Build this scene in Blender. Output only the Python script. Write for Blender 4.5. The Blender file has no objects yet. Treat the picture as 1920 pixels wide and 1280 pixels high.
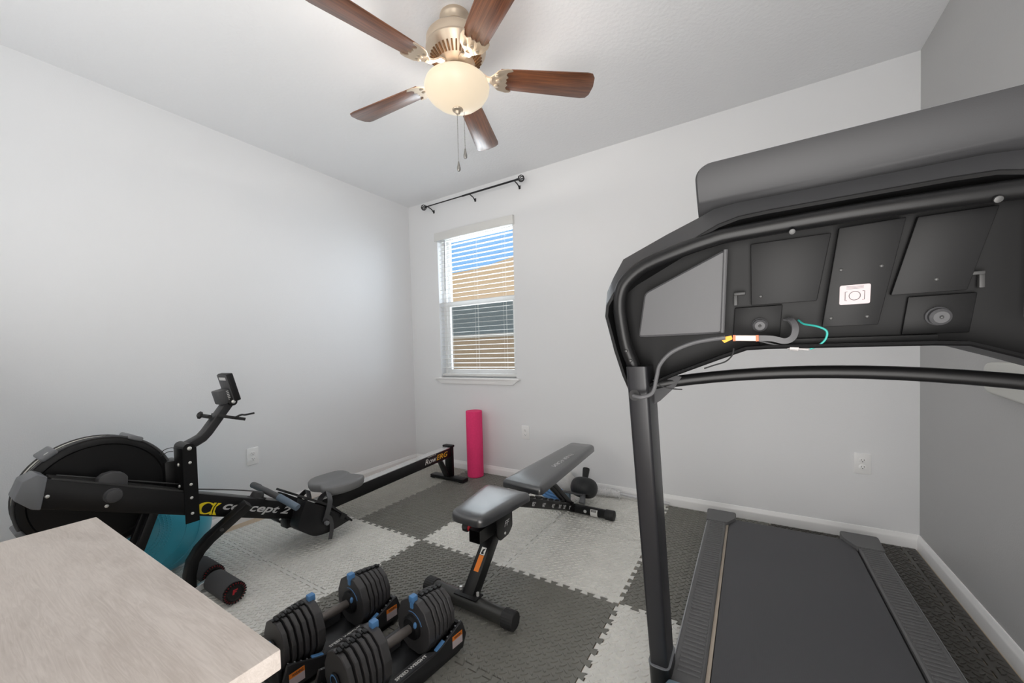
import bpy, bmesh, math, random
from mathutils import Vector, Matrix, noise as mnoise

random.seed(7)
C = bpy.context.scene.collection
SC = bpy.context.scene
PI = math.pi

# ---------------------------------------------------------------- camera
W, H, YR = 3.909, 2.74, -3.34          # room width, height, rear wall


def make_camera():
    cam = bpy.data.cameras.new('camera')
    o = bpy.data.objects.new('camera', cam)
    C.objects.link(o)
    yaw, pitch, roll = 0.5538, -0.0275, -0.0266
    f = Vector((-math.sin(yaw) * math.cos(pitch), math.cos(yaw) * math.cos(pitch), math.sin(pitch)))
    r0 = Vector((math.cos(yaw), math.sin(yaw), 0))
    u0 = r0.cross(f)
    c, s = math.cos(roll), math.sin(roll)
    r = c * r0 + s * u0
    u = -s * r0 + c * u0
    m = Matrix((r, u, -f)).transposed().to_4x4()
    m.translation = Vector((3.1088, -2.9958, 1.172))
    o.matrix_world = m
    cam.sensor_fit = 'HORIZONTAL'
    cam.sensor_width = 36.0
    cam.lens = 36.0 * 721.985 / 1920
    cam.shift_y = 38.09 / 1920
    cam.clip_start = 0.02
    SC.camera = o


make_camera()

# ---------------------------------------------------------------- world and light
SC.view_settings.view_transform = 'Standard'
SC.view_settings.look = 'None'
SC.view_settings.exposure = 0.12
SC.view_settings.gamma = 1.0
SC.view_settings.use_curve_mapping = False


def make_world():
    w = bpy.data.worlds.new('sky')
    SC.world = w
    w.use_nodes = True
    nt = w.node_tree
    nt.nodes.clear()
    out = nt.nodes.new('ShaderNodeOutputWorld')
    bg = nt.nodes.new('ShaderNodeBackground')
    tc = nt.nodes.new('ShaderNodeTexCoord')
    sep = nt.nodes.new('ShaderNodeSeparateXYZ')
    ramp = nt.nodes.new('ShaderNodeValToRGB')
    mr = nt.nodes.new('ShaderNodeMapRange')
    mr.inputs['From Min'].default_value = -1
    mr.inputs['From Max'].default_value = 1
    e = ramp.color_ramp.elements
    e[0].position, e[0].color = 0.0, (1.15, 1.02, 0.85, 1)      # hazy bright side of the sky
    e[1].position, e[1].color = 0.75, (0.26, 0.53, 0.93, 1)      # clear blue side
    m = e.new(0.42)
    m.color = (0.9, 0.92, 0.95, 1)
    nt.links.new(tc.outputs['Generated'], sep.inputs[0])
    nt.links.new(sep.outputs['Y'], mr.inputs['Value'])
    nt.links.new(mr.outputs[0], ramp.inputs[0])
    nt.links.new(ramp.outputs[0], bg.inputs[0])
    bg.inputs[1].default_value = 1.0
    nt.links.new(bg.outputs[0], out.inputs[0])


make_world()


def area(name, loc, rot, sx, sy, power, col=(1, 1, 1)):
    l = bpy.data.lights.new(name, 'AREA')
    l.shape = 'RECTANGLE'
    l.size, l.size_y, l.energy, l.color = sx, sy, power, col
    o = bpy.data.objects.new(name, l)
    o.location, o.rotation_euler = loc, rot
    C.objects.link(o)
    return o


# added rear fill lamps tilted at the ceiling; daylight by the window in view
area('rear_bounce_fill', (1.30, YR + 0.02, 1.66), (PI / 2 + 0.75, 0, 0), 1.3, 1.3, 11, (1.0, 0.995, 0.98))
area('doorway_bounce_fill', (3.2, YR - 0.05, 1.08), (PI / 2 + 0.85, 0, 0), 0.86, 2.0, 32, (1.0, 0.985, 0.97))
area('window_daylight', (0.85, 0.90, 1.75), (PI / 2, 0, PI), 2.0, 2.2, 112, (0.90, 0.95, 1.0))


# ---------------------------------------------------------------- helpers: materials
def S(r, g, b):
    def f(c):
        c /= 255.0
        return c / 12.92 if c <= 0.04045 else ((c + 0.055) / 1.055) ** 2.4
    return (f(r), f(g), f(b), 1)


def mat(name, col, rough=0.5, metal=0.0, bump=None, spec=0.5, coat=0.0, var=None, emit=None):
    m = bpy.data.materials.new(name)
    m.use_nodes = True
    nt = m.node_tree
    b = nt.nodes['Principled BSDF']
    b.inputs['Base Color'].default_value = col
    b.inputs['Roughness'].default_value = rough
    b.inputs['Metallic'].default_value = metal
    b.inputs['Specular IOR Level'].default_value = spec
    b.inputs['Coat Weight'].default_value = coat
    tc = None
    if bump or var:
        tc = nt.nodes.new('ShaderNodeTexCoord')
    if bump:                                   # (scale, strength, distance)
        n = nt.nodes.new('ShaderNodeTexNoise')
        n.inputs['Scale'].default_value = bump[0]
        n.inputs['Detail'].default_value = 3
        bp = nt.nodes.new('ShaderNodeBump')
        bp.inputs['Strength'].default_value = bump[1]
        bp.inputs['Distance'].default_value = bump[2]
        nt.links.new(tc.outputs['Object'], n.inputs['Vector'])
        nt.links.new(n.outputs['Fac'], bp.inputs['Height'])
        nt.links.new(bp.outputs[0], b.inputs['Normal'])
    if var:                                    # (scale, amount): mottled colour
        n2 = nt.nodes.new('ShaderNodeTexNoise')
        n2.inputs['Scale'].default_value = var[0]
        n2.inputs['Detail'].default_value = 4
        mx = nt.nodes.new('ShaderNodeMix')
        mx.data_type = 'RGBA'
        k = var[1]
        mx.inputs[6].default_value = tuple(max(0, c * (1 - k)) for c in col[:3]) + (1,)
        mx.inputs[7].default_value = tuple(min(1, c * (1 + k)) for c in col[:3]) + (1,)
        nt.links.new(tc.outputs['Object'], n2.inputs['Vector'])
        nt.links.new(n2.outputs['Fac'], mx.inputs[0])
        nt.links.new(mx.outputs[2], b.inputs['Base Color'])
    if emit:
        b.inputs['Emission Color'].default_value = emit[0]
        b.inputs['Emission Strength'].default_value = emit[1]
    return m


M = {}
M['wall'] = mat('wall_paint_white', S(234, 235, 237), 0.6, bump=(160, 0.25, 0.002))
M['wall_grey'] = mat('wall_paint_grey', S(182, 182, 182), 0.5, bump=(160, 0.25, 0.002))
M['ceiling'] = mat('ceiling_texture', S(240, 241, 243), 0.7, bump=(55, 0.4, 0.005))
M['trim'] = mat('trim_white', S(246, 246, 246), 0.35)
M['floor'] = mat('tan_floor', S(196, 176, 152), 0.4, var=(9, 0.15))
M['vinyl'] = mat('window_vinyl', S(240, 240, 240), 0.35)
M['slat'] = mat('blind_slat', S(226, 226, 224), 0.4)
M['outlet'] = mat('outlet_plastic', S(247, 247, 247), 0.3)
M['slot'] = mat('outlet_slot', S(40, 40, 40), 0.6)
M['rod'] = mat('dark_rod', S(38, 38, 40), 0.4, 0.3)
M['nickel'] = mat('brushed_nickel', S(206, 190, 170), 0.38, 0.75)
M['chain'] = mat('chain_metal', S(150, 148, 144), 0.35, 0.8)
M['black'] = mat('black_powder_coat', S(20, 20, 21), 0.36, spec=0.35)
M['black_pl'] = mat('black_plastic', S(24, 24, 26), 0.45, bump=(500, 0.1, 0.001), spec=0.35)
M['cavity'] = mat('cavity_plastic', S(15, 15, 16), 0.5, spec=0.25)
M['black_soft'] = mat('black_rubber', S(36, 36, 37), 0.65)
M['dkgrey'] = mat('dark_grey_plastic', S(72, 72, 74), 0.5, bump=(600, 0.12, 0.001))
M['shell'] = mat('console_grey_plastic', S(56, 56, 58), 0.5, bump=(700, 0.12, 0.001))
M['grey'] = mat('grey_plastic', S(120, 122, 126), 0.45)
M['seatgrey'] = mat('seat_grey', S(120, 120, 121), 0.6)
M['silver'] = mat('steel_track', S(225, 225, 225), 0.25, 0.6)
M['bolt'] = mat('bolt_steel', S(225, 225, 222), 0.3, 0.5)
M['screw'] = mat('screw_steel', S(84, 84, 84), 0.45, 0.5)
M['white'] = mat('white_print', S(235, 235, 232), 0.6)
M['lightprint'] = mat('grey_print', S(205, 205, 205), 0.6)
M['yellow'] = mat('yellow_print', S(240, 215, 25), 0.6)
M['gold'] = mat('amber_print', S(236, 178, 40), 0.6)
M['orange'] = mat('orange_label', S(236, 130, 40), 0.6)
M['red'] = mat('red_plastic', S(190, 32, 46), 0.5)
M['blue'] = mat('blue_plastic', S(88, 138, 190), 0.4)
M['pink'] = mat('pink_foam', S(252, 62, 124), 0.85, bump=(120, 0.6, 0.004), var=(60, 0.12))
M['leather'] = mat('bench_leather', S(42, 43, 46), 0.30, bump=(900, 0.08, 0.0004), spec=0.95, coat=0.7)
M['leather'].node_tree.nodes['Principled BSDF'].inputs['Coat Roughness'].default_value = 0.26
M['plate'] = mat('weight_plate', S(66, 65, 66), 0.4, bump=(300, 0.08, 0.001))
M['tray'] = mat('tray_plastic', S(36, 36, 38), 0.4)
M['traytop'] = mat('tray_ledge', S(62, 62, 64), 0.45)
M['handle'] = mat('knurled_handle', S(112, 106, 102), 0.35, 0.5, bump=(900, 0.3, 0.001))
M['foam'] = mat('dark_foam', S(74, 74, 76), 0.85, bump=(500, 0.2, 0.001))
M['tread_rail'] = mat('treadmill_rail', S(92, 92, 93), 0.5, bump=(500, 0.1, 0.001))
M['tread_side'] = mat('treadmill_side', S(170, 172, 176), 0.4)
M['bluegrey'] = mat('bluegrey_plastic', S(140, 165, 180), 0.4)
M['cable'] = mat('grey_cable', S(84, 84, 86), 0.5)
M['teal_wire'] = mat('teal_wire', S(50, 165, 155), 0.5)
M['cream'] = mat('cream_connector', S(232, 208, 196), 0.5)
M['sticker'] = mat('sticker_paper', S(196, 182, 184), 0.6)
M['duster'] = mat('duster_fluff', S(240, 240, 240), 0.95, bump=(90, 1.0, 0.01))
M['bag'] = mat('bag_fabric', S(225, 224, 222), 0.9, bump=(60, 0.8, 0.01), var=(40, 0.12))
M['siding'] = mat('tan_siding', S(216, 192, 164), 0.8)
M['shingle'] = mat('roof_shingle', S(150, 130, 112), 0.9, var=(20, 0.2))
M['darkglass'] = mat('neighbour_glass', S(122, 142, 154), 0.15)
M['ground'] = mat('lawn_ground', S(96, 110, 70), 0.95, var=(4, 0.25))
M['ball'] = mat('teal_rubber', S(75, 185, 212), 0.32)


def glass_mat(name, tint, gloss):
    m = bpy.data.materials.new(name)
    m.use_nodes = True
    nt = m.node_tree
    nt.nodes.clear()
    out = nt.nodes.new('ShaderNodeOutputMaterial')
    t = nt.nodes.new('ShaderNodeBsdfTransparent')
    t.inputs[0].default_value = tint
    g = nt.nodes.new('ShaderNodeBsdfGlossy')
    g.inputs['Roughness'].default_value = 0.02
    mx = nt.nodes.new('ShaderNodeMixShader')
    mx.inputs[0].default_value = gloss
    nt.links.new(t.outputs[0], mx.inputs[1])
    nt.links.new(g.outputs[0], mx.inputs[2])
    nt.links.new(mx.outputs[0], out.inputs[0])
    return m


M['glass'] = glass_mat('window_glass', (0.97, 0.98, 0.98, 1), 0.03)


def screen_mat():
    m = bpy.data.materials.new('insect_mesh')
    m.use_nodes = True
    nt = m.node_tree
    nt.nodes.clear()
    out = nt.nodes.new('ShaderNodeOutputMaterial')
    t = nt.nodes.new('ShaderNodeBsdfTransparent')
    d = nt.nodes.new('ShaderNodeBsdfDiffuse')
    d.inputs[0].default_value = S(70, 70, 70)
    mx = nt.nodes.new('ShaderNodeMixShader')
    mx.inputs[0].default_value = 0.26
    nt.links.new(t.outputs[0], mx.inputs[1])
    nt.links.new(d.outputs[0], mx.inputs[2])
    nt.links.new(mx.outputs[0], out.inputs[0])
    return m


M['screen'] = screen_mat()


def wood_mat(name, c1, c2, scale, rough, stretch=(1, 12, 12), swirl=2.0, coat=0.0):
    m = bpy.data.materials.new(name)
    m.use_nodes = True
    nt = m.node_tree
    b = nt.nodes['Principled BSDF']
    b.inputs['Roughness'].default_value = rough
    b.inputs['Coat Weight'].default_value = coat
    b.inputs['Coat Roughness'].default_value = 0.2
    tc = nt.nodes.new('ShaderNodeTexCoord')
    mp = nt.nodes.new('ShaderNodeMapping')
    mp.inputs['Scale'].default_value = stretch
    n1 = nt.nodes.new('ShaderNodeTexNoise')
    n1.inputs['Scale'].default_value = scale
    n1.inputs['Detail'].default_value = 8
    n1.inputs['Distortion'].default_value = swirl
    rp = nt.nodes.new('ShaderNodeValToRGB')
    rp.color_ramp.elements[0].position = 0.36
    rp.color_ramp.elements[0].color = c1
    rp.color_ramp.elements[1].position = 0.64
    rp.color_ramp.elements[1].color = c2
    nt.links.new(tc.outputs['Object'], mp.inputs[0])
    nt.links.new(mp.outputs[0], n1.inputs['Vector'])
    n2 = nt.nodes.new('ShaderNodeTexNoise')
    n2.inputs['Scale'].default_value = scale * 3.2
    n2.inputs['Detail'].default_value = 6
    n2.inputs['Distortion'].default_value = swirl * 2.2
    mp2 = nt.nodes.new('ShaderNodeMapping')
    mp2.inputs['Scale'].default_value = (stretch[0] * 0.8, stretch[1] * 2.6, stretch[2] * 2.6)
    nt.links.new(tc.outputs['Object'], mp2.inputs[0])
    nt.links.new(mp2.outputs[0], n2.inputs['Vector'])
    ad = nt.nodes.new('ShaderNodeMix')
    ad.inputs[0].default_value = 0.5
    nt.links.new(n1.outputs['Fac'], ad.inputs[2])
    nt.links.new(n2.outputs['Fac'], ad.inputs[3])
    nt.links.new(ad.outputs[0], rp.inputs[0])
    nt.links.new(rp.outputs[0], b.inputs['Base Color'])
    return m


M['desk'] = wood_mat('desk_wood', S(196, 185, 176), S(218, 208, 200), 3.0, 0.5, (1.2, 5, 5), 1.5)
M['blade'] = wood_mat('blade_wood', S(70, 40, 26), S(142, 86, 52), 4.0, 0.32, (0.8, 16, 16), 0.5, coat=0.8)


def tile_mat(name, col):
    """slightly mottled EVA foam"""
    m = bpy.data.materials.new(name)
    m.use_nodes = True
    nt = m.node_tree
    L = nt.links.new
    b = nt.nodes['Principled BSDF']
    b.inputs['Roughness'].default_value = 0.42
    b.inputs['Specular IOR Level'].default_value = 0.45
    tc = nt.nodes.new('ShaderNodeTexCoord')
    n = nt.nodes.new('ShaderNodeTexNoise')
    n.inputs['Scale'].default_value = 14
    n.inputs['Detail'].default_value = 6
    L(tc.outputs['Object'], n.inputs['Vector'])
    mx = nt.nodes.new('ShaderNodeMix')
    mx.data_type = 'RGBA'
    mx.inputs[6].default_value = tuple(x * 0.86 for x in col[:3]) + (1,)
    mx.inputs[7].default_value = tuple(x * 1.12 for x in col[:3]) + (1,)
    L(n.outputs['Fac'], mx.inputs[0])
    L(mx.outputs[2], b.inputs['Base Color'])
    return m


M['tile_light'] = tile_mat('foam_tile_light', S(228, 227, 222))
M['tile_mid'] = tile_mat('foam_tile_mid', S(172, 170, 162))
M['tile_dark'] = tile_mat('foam_tile_dark', S(124, 123, 117))
M['tile_black'] = tile_mat('foam_tile_charcoal', S(76, 74, 70))


def belt_mat():
    m = bpy.data.materials.new('belt_rubber')
    m.use_nodes = True
    nt = m.node_tree
    b = nt.nodes['Principled BSDF']
    b.inputs['Base Color'].default_value = S(74, 74, 77)
    b.inputs['Roughness'].default_value = 0.6
    tc = nt.nodes.new('ShaderNodeTexCoord')
    w = nt.nodes.new('ShaderNodeTexWave')
    w.inputs['Scale'].default_value = 110
    w.inputs['Distortion'].default_value = 0.5
    bp = nt.nodes.new('ShaderNodeBump')
    bp.inputs['Strength'].default_value = 0.3
    bp.inputs['Distance'].default_value = 0.001
    nt.links.new(tc.outputs['Object'], w.inputs['Vector'])
    nt.links.new(w.outputs['Fac'], bp.inputs['Height'])
    nt.links.new(bp.outputs[0], b.inputs['Normal'])
    return m


M['belt'] = belt_mat()


# ---------------------------------------------------------------- helpers: mesh building
def frame(x, z):
    """rotation matrix with given x and z axes (z re-orthogonalised)"""
    x = Vector(x).normalized()
    z = Vector(z)
    y = z.cross(x).normalized()
    z = x.cross(y).normalized()
    return Matrix((x, y, z)).transposed()


class MB:
    def __init__(self):
        self.bm = bmesh.new()

    def _merge(self, t, mtx=None):
        if mtx is not None:
            bmesh.ops.transform(t, matrix=mtx, verts=t.verts)
        me = bpy.data.meshes.new('tmp')
        bmesh.ops.recalc_face_normals(t, faces=t.faces)
        t.to_mesh(me)
        t.free()
        self.bm.from_mesh(me)
        bpy.data.meshes.remove(me)
        return self

    def box(self, c, s, rot=None, bev=0.0, seg=2):
        t = bmesh.new()
        bmesh.ops.create_cube(t, size=1)
        bmesh.ops.scale(t, vec=Vector(s), verts=t.verts)
        if bev > 0:
            bmesh.ops.bevel(t, geom=t.edges[:], offset=bev, segments=seg, profile=0.5, affect='EDGES')
        m = (rot.to_4x4() if rot is not None else Matrix.Identity(4))
        m.translation = Vector(c)
        return self._merge(t, m)

    def box2(self, a, b, bev=0.0, seg=2):
        c = [(a[i] + b[i]) / 2 for i in range(3)]
        s = [abs(a[i] - b[i]) for i in range(3)]
        return self.box(c, s, None, bev, seg)

    def beam(self, p0, p1, w, h, up=(0, 0, 1), bev=0.0, ext=0.0):
        """rectangular bar from p0 to p1, w across, h along 'up'"""
        p0, p1 = Vector(p0), Vector(p1)
        d = (p1 - p0)
        r = frame(d, up)
        return self.box((p0 + p1) / 2, (d.length + ext, w, h), r, bev)

    def cyl(self, p0, p1, r0, r1=None, seg=24, bev=0.0):
        p0, p1 = Vector(p0), Vector(p1)
        r1 = r0 if r1 is None else r1
        d = p1 - p0
        t = bmesh.new()
        bmesh.ops.create_cone(t, cap_ends=True, segments=seg, radius1=r0, radius2=r1, depth=d.length)
        if bev > 0:
            es = [e for e in t.edges if all(len(f.verts) > 4 or True for f in e.link_faces) and
                  abs(e.verts[0].co.z - e.verts[1].co.z) < 1e-6]
            bmesh.ops.bevel(t, geom=es, offset=bev, segments=2, profile=0.5, affect='EDGES')
        q = Vector((0, 0, 1)).rotation_difference(d.normalized()).to_matrix().to_4x4()
        q.translation = (p0 + p1) / 2
        return self._merge(t, q)

    def tube(self, pts, r, seg=10, sect=None, up=(0, 0, 1), smooth=0, closed=False):
        """sweep a circle (radius r, number or list) or a 2-D section along pts"""
        pts = [Vector(p) for p in pts]
        if smooth:
            pts = spline(pts, smooth, closed)
        n = len(pts)
        t = bmesh.new()
        rings = []
        prev_u = Vector(up)
        for i in range(n):
            if closed:
                d = pts[(i + 1) % n] - pts[i - 1]
            else:
                d = pts[min(i + 1, n - 1)] - pts[max(i - 1, 0)]
            d.normalize()
            u = prev_u - d * prev_u.dot(d)
            if u.length < 1e-4:
                u = d.orthogonal()
            u.normalize()
            prev_u = u
            s = d.cross(u)
            if not closed and 0 < i < n - 1:
                a = (pts[i] - pts[i - 1]).normalized()
                mit = 1 / max(0.5, a.dot(d))
            else:
                mit = 1.0
            if sect:
                ring = [t.verts.new(pts[i] + s * q[0] + u * q[1]) for q in sect]
            else:
                rr = r[i] if isinstance(r, (list, tuple)) else r
                ring = [t.verts.new(pts[i] + (s * math.cos(k * 2 * PI / seg) + u * math.sin(k * 2 * PI / seg)) * rr)
                        for k in range(seg)]
            rings.append(ring)
        m = len(rings[0])
        for i in range(n if closed else n - 1):
            a, b = rings[i], rings[(i + 1) % n]
            for k in range(m):
                t.faces.new((a[k], a[(k + 1) % m], b[(k + 1) % m], b[k]))
        if not closed:
            t.faces.new(rings[0])
            t.faces.new(rings[-1][::-1])
        return self._merge(t)

    def lathe(self, prof, c=(0, 0, 0), axis=(0, 0, 1), seg=32, lobes=None):
        """revolve [(r, z)...]; zero radius closes the ends"""
        t = bmesh.new()
        rings = []
        for (r, z) in prof:
            if r < 1e-6:
                rings.append([t.verts.new((0, 0, z))])
            else:
                ring = []
                for k in range(seg):
                    a = 2 * PI * k / seg
                    rr = r * (1 + (lobes[1] * (1 if k % 2 else -1) if lobes and r > lobes[0] else 0))
                    ring.append(t.verts.new((rr * math.cos(a), rr * math.sin(a), z)))
                rings.append(ring)
        for a, b in zip(rings, rings[1:]):
            for k in range(seg):
                if len(a) == 1 and len(b) == 1:
                    continue
                if len(a) == 1:
                    t.faces.new((a[0], b[k], b[(k + 1) % seg]))
                elif len(b) == 1:
                    t.faces.new((a[k], b[0], a[(k + 1) % seg]))
                else:
                    t.faces.new((a[k], a[(k + 1) % seg], b[(k + 1) % seg], b[k]))
        q = Vector((0, 0, 1)).rotation_difference(Vector(axis).normalized()).to_matrix().to_4x4()
        q.translation = Vector(c)
        return self._merge(t, q)

    def prism(self, poly, depth, mtx=None, bev=0.0, seg=2):
        """extrude a 2-D outline (x, y) by depth along z, then place with mtx"""
        t = bmesh.new()
        vs = [t.verts.new((p[0], p[1], 0)) for p in poly]
        f = t.faces.new(vs)
        r = bmesh.ops.extrude_face_region(t, geom=[f])
        top = [v for v in r['geom'] if isinstance(v, bmesh.types.BMVert)]
        bmesh.ops.translate(t, vec=(0, 0, depth), verts=top)
        if bev > 0:
            bmesh.ops.bevel(t, geom=t.edges[:], offset=bev, segments=seg, profile=0.5, affect='EDGES')
        return self._merge(t, mtx)

    def loft(self, rings, cap0=True, cap1=True, closed=True):
        t = bmesh.new()
        rr = [[t.verts.new(p) for p in ring] for ring in rings]
        m = len(rr[0])
        for a, b in zip(rr, rr[1:]):
            for k in range(m if closed else m - 1):
                t.faces.new((a[k], a[(k + 1) % m], b[(k + 1) % m], b[k]))
        if cap0:
            t.faces.new(rr[0])
        if cap1:
            t.faces.new(rr[-1][::-1])
        return self._merge(t)

    def ball(self, c, r, seg=24, scale=(1, 1, 1), rot=None):
        t = bmesh.new()
        bmesh.ops.create_uvsphere(t, u_segments=seg, v_segments=max(8, seg // 2), radius=r)
        bmesh.ops.scale(t, vec=Vector(scale), verts=t.verts)
        m = rot.to_4x4() if rot is not None else Matrix.Identity(4)
        m.translation = Vector(c)
        return self._merge(t, m)

    def text(self, s, o, ux, uy, width=None, height=None, shear=0.0, ext=0.0006, bold=0.0):
        """flat lettering; o = lower left corner, ux reading direction, uy letter-up direction"""
        cu = bpy.data.curves.new('txt', 'FONT')
        cu.body = s
        cu.size = 1.0
        cu.shear = shear
        cu.offset = bold
        cu.resolution_u = 3
        ob = bpy.data.objects.new('txt', cu)
        me = bpy.data.meshes.new_from_object(ob)
        bpy.data.objects.remove(ob)
        bpy.data.curves.remove(cu)
        xs = [v.co.x for v in me.vertices]
        ys = [v.co.y for v in me.vertices]
        x0, x1, y0, y1 = min(xs), max(xs), min(ys), max(ys)
        sx = (width / (x1 - x0)) if width else height / (y1 - y0)
        sy = (height / (y1 - y0)) if height else sx
        ux, uy = Vector(ux).normalized(), Vector(uy).normalized()
        n = ux.cross(uy)
        o = Vector(o)
        t = bmesh.new()
        t.from_mesh(me)
        bpy.data.meshes.remove(me)
        for v in t.verts:
            p = v.co.copy()
            v.co = o + ux * ((p.x - x0) * sx) + uy * ((p.y - y0) * sy)
        r = bmesh.ops.extrude_face_region(t, geom=t.faces[:])
        bmesh.ops.translate(t, vec=n * ext, verts=[v for v in r['geom'] if isinstance(v, bmesh.types.BMVert)])
        return self._merge(t)

    def flat(self, poly, o, ux, uy, ext=0.0006):
        """thin raised patch (print or label): 2-D outline placed in a plane"""
        ux, uy = Vector(ux).normalized(), Vector(uy).normalized()
        m = Matrix((ux, uy, ux.cross(uy))).transposed().to_4x4()
        m.translation = Vector(o)
        return self.prism(poly, ext, m)

    def build(self, name, material, parent=None, ang=35, local=False, label=None):
        me = bpy.data.meshes.new(name)
        bm = self.bm
        if parent is not None and not local:
            off = Vector((0, 0, 0))
            p = parent
            while p is not None:
                off += p.location
                p = p.parent
            bmesh.ops.translate(bm, vec=-off, verts=bm.verts)
        bm.to_mesh(me)
        bm.free()
        if ang:
            me.polygons.foreach_set('use_smooth', [True] * len(me.polygons))
            me.set_sharp_from_angle(angle=math.radians(ang))
        me.materials.append(material)
        o = bpy.data.objects.new(name, me)
        C.objects.link(o)
        if parent is not None:
            o.parent = parent
        if label:
            o['label'] = label
        return o


def spline(pts, k, closed=False):
    n = len(pts)
    out = []
    rng = range(n) if closed else range(n - 1)
    for i in rng:
        if closed:
            p0, p1, p2, p3 = pts[i - 1], pts[i], pts[(i + 1) % n], pts[(i + 2) % n]
        else:
            p0, p1, p2, p3 = pts[max(i - 1, 0)], pts[i], pts[i + 1], pts[min(i + 2, n - 1)]
        for j in range(k):
            t = j / k
            out.append(0.5 * ((2 * p1) + (p2 - p0) * t + (2 * p0 - 5 * p1 + 4 * p2 - p3) * t * t +
                              (3 * p1 - p0 - 3 * p2 + p3) * t ** 3))
    if not closed:
        out.append(pts[-1].copy())
    return out


def rrect(w, h, r, k=4, cx=0, cy=0):
    """rounded rectangle outline"""
    pts = []
    for (sx, sy, a0) in ((1, 1, 0), (-1, 1, PI / 2), (-1, -1, PI), (1, -1, 3 * PI / 2)):
        for i in range(k + 1):
            a = a0 + PI / 2 * i / k
            pts.append((cx + sx * (w / 2 - r) + r * math.cos(a), cy + sy * (h / 2 - r) + r * math.sin(a)))
    return pts


def circ(r, n=24, cx=0, cy=0):
    return [(cx + r * math.cos(2 * PI * k / n), cy + r * math.sin(2 * PI * k / n)) for k in range(n)]


def rounded(poly, r, k=4):
    """round the corners of a 2-D outline; r number or list"""
    n = len(poly)
    out = []
    for i in range(n):
        p, a, b = Vector(poly[i]), Vector(poly[i - 1]), Vector(poly[(i + 1) % n])
        rr = r[i] if isinstance(r, (list, tuple)) else r
        da, db = (a - p), (b - p)
        l = min(rr, da.length * 0.49, db.length * 0.49)
        p0, p1 = p + da.normalized() * l, p + db.normalized() * l
        for j in range(k + 1):
            t = j / k
            q = p0 * (1 - t) ** 2 + p * 2 * t * (1 - t) + p1 * t * t
            out.append((q.x, q.y))
    return out


def tag(o, label, cat, group=None):
    o['kind'] = 'thing'
    o['label'] = label
    o['category'] = cat
    if group:
        o['group'] = group
    return o


def thing(name, label, cat, loc=(0, 0, 0), rotz=0.0, group=None):
    o = bpy.data.objects.new(name, None)
    o.empty_display_size = 0.1
    C.objects.link(o)
    o.location = loc
    o.rotation_euler = (0, 0, rotz)
    return tag(o, label, cat, group)


def copy_thing(o, loc, rotz, label):
    def cp(a, parent):
        c = a.copy()
        C.objects.link(c)
        if parent is not None:
            c.parent = parent
        for ch in list(a.children):
            cp(ch, c)
        return c
    r = cp(o, None)
    r.location = loc
    r.rotation_euler = (0, 0, rotz)
    r['label'] = label
    return r


def struct(mb, name, material, parent=None, ang=35):
    o = mb.build(name, material, parent, ang)
    if parent is None:
        o['kind'] = 'structure'
    return o


# plane with x across, y up the given vectors
def plane(o, ux, uy):
    ux, uy = Vector(ux).normalized(), Vector(uy).normalized()
    m = Matrix((ux, uy, ux.cross(uy))).transposed().to_4x4()
    m.translation = Vector(o)
    return m


def YZ(x):          # outline given as (y, z), extruded towards +x from x
    return plane((x, 0, 0), (0, 1, 0), (0, 0, 1))


# ================================================================ THE ROOM
WX0, WX1, WZ0, WZ1 = 0.395, 1.300, 0.925, 2.386      # window opening in the far wall
T = 0.15
struct(MB().box2((-T, YR - T, 0), (0, T, H + 0.2)), 'wall_left', M['wall'])
struct(MB().box2((0, 0, 0), (WX0, T, H)).box2((WX1, 0, 0), (W, T, H)).box2((WX0, 0, 0), (WX1, T, WZ0))
       .box2((WX0, 0, WZ1), (WX1, T, H)), 'wall_back', M['wall'])
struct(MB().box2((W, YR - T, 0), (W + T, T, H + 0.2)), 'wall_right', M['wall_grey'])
RX0, RX1, RZ0, RZ1 = 0.60, 2.00, 0.95, 2.35           # added rear window, doorway behind the camera
DX0, DX1, DZ = 2.74, 3.66, 2.06
struct(MB().box2((0, YR - T, 0), (RX0, YR, H)).box2((RX0, YR - T, 0), (RX1, YR, RZ0))
       .box2((RX0, YR - T, RZ1), (RX1, YR, H)).box2((RX1, YR - T, 0), (DX0, YR, H))
       .box2((DX0, YR - T, DZ), (DX1, YR, H)).box2((DX1, YR - T, 0), (W, YR, H)), 'wall_rear', M['wall'])
struct(MB().box2((-T, YR - 1.6, -0.1), (W + T, T, 0)), 'floor', M['floor'])
struct(MB().box2((-T, YR - T, H), (W + T, T, H + 0.2)), 'ceiling', M['ceiling'])

BP = [(0, 0), (0.014, 0), (0.014, 0.052), (0.012, 0.062), (0.008, 0.068), (0.007, 0.078), (0.004, 0.083), (0, 0.083)]
struct(MB().prism(BP, YR * -1, plane((0, YR, 0), (1, 0, 0), (0, 0, 1)) @ Matrix.Scale(-1, 4, (0, 0, 1))),
       'baseboard_left', M['trim'])
struct(MB().prism(BP, W, plane((0, 0, 0), (0, -1, 0), (0, 0, 1)) @ Matrix.Scale(-1, 4, (0, 0, 1))),
       'baseboard_back', M['trim'])
struct(MB().prism(BP, -YR, plane((W, YR, 0), (-1, 0, 0), (0, 0, 1))), 'baseboard_right', M['trim'])
struct(MB().prism(BP, DX0 - 0.08, plane((0, YR, 0), (0, 1, 0), (0, 0, 1))), 'baseboard_rear', M['trim'])
for nm in ('baseboard_left', 'baseboard_back', 'baseboard_right', 'baseboard_rear'):
    me = bpy.data.objects[nm].data
    b = bmesh.new()
    b.from_mesh(me)
    bmesh.ops.recalc_face_normals(b, faces=b.faces)
    b.to_mesh(me)
    b.free()

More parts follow.
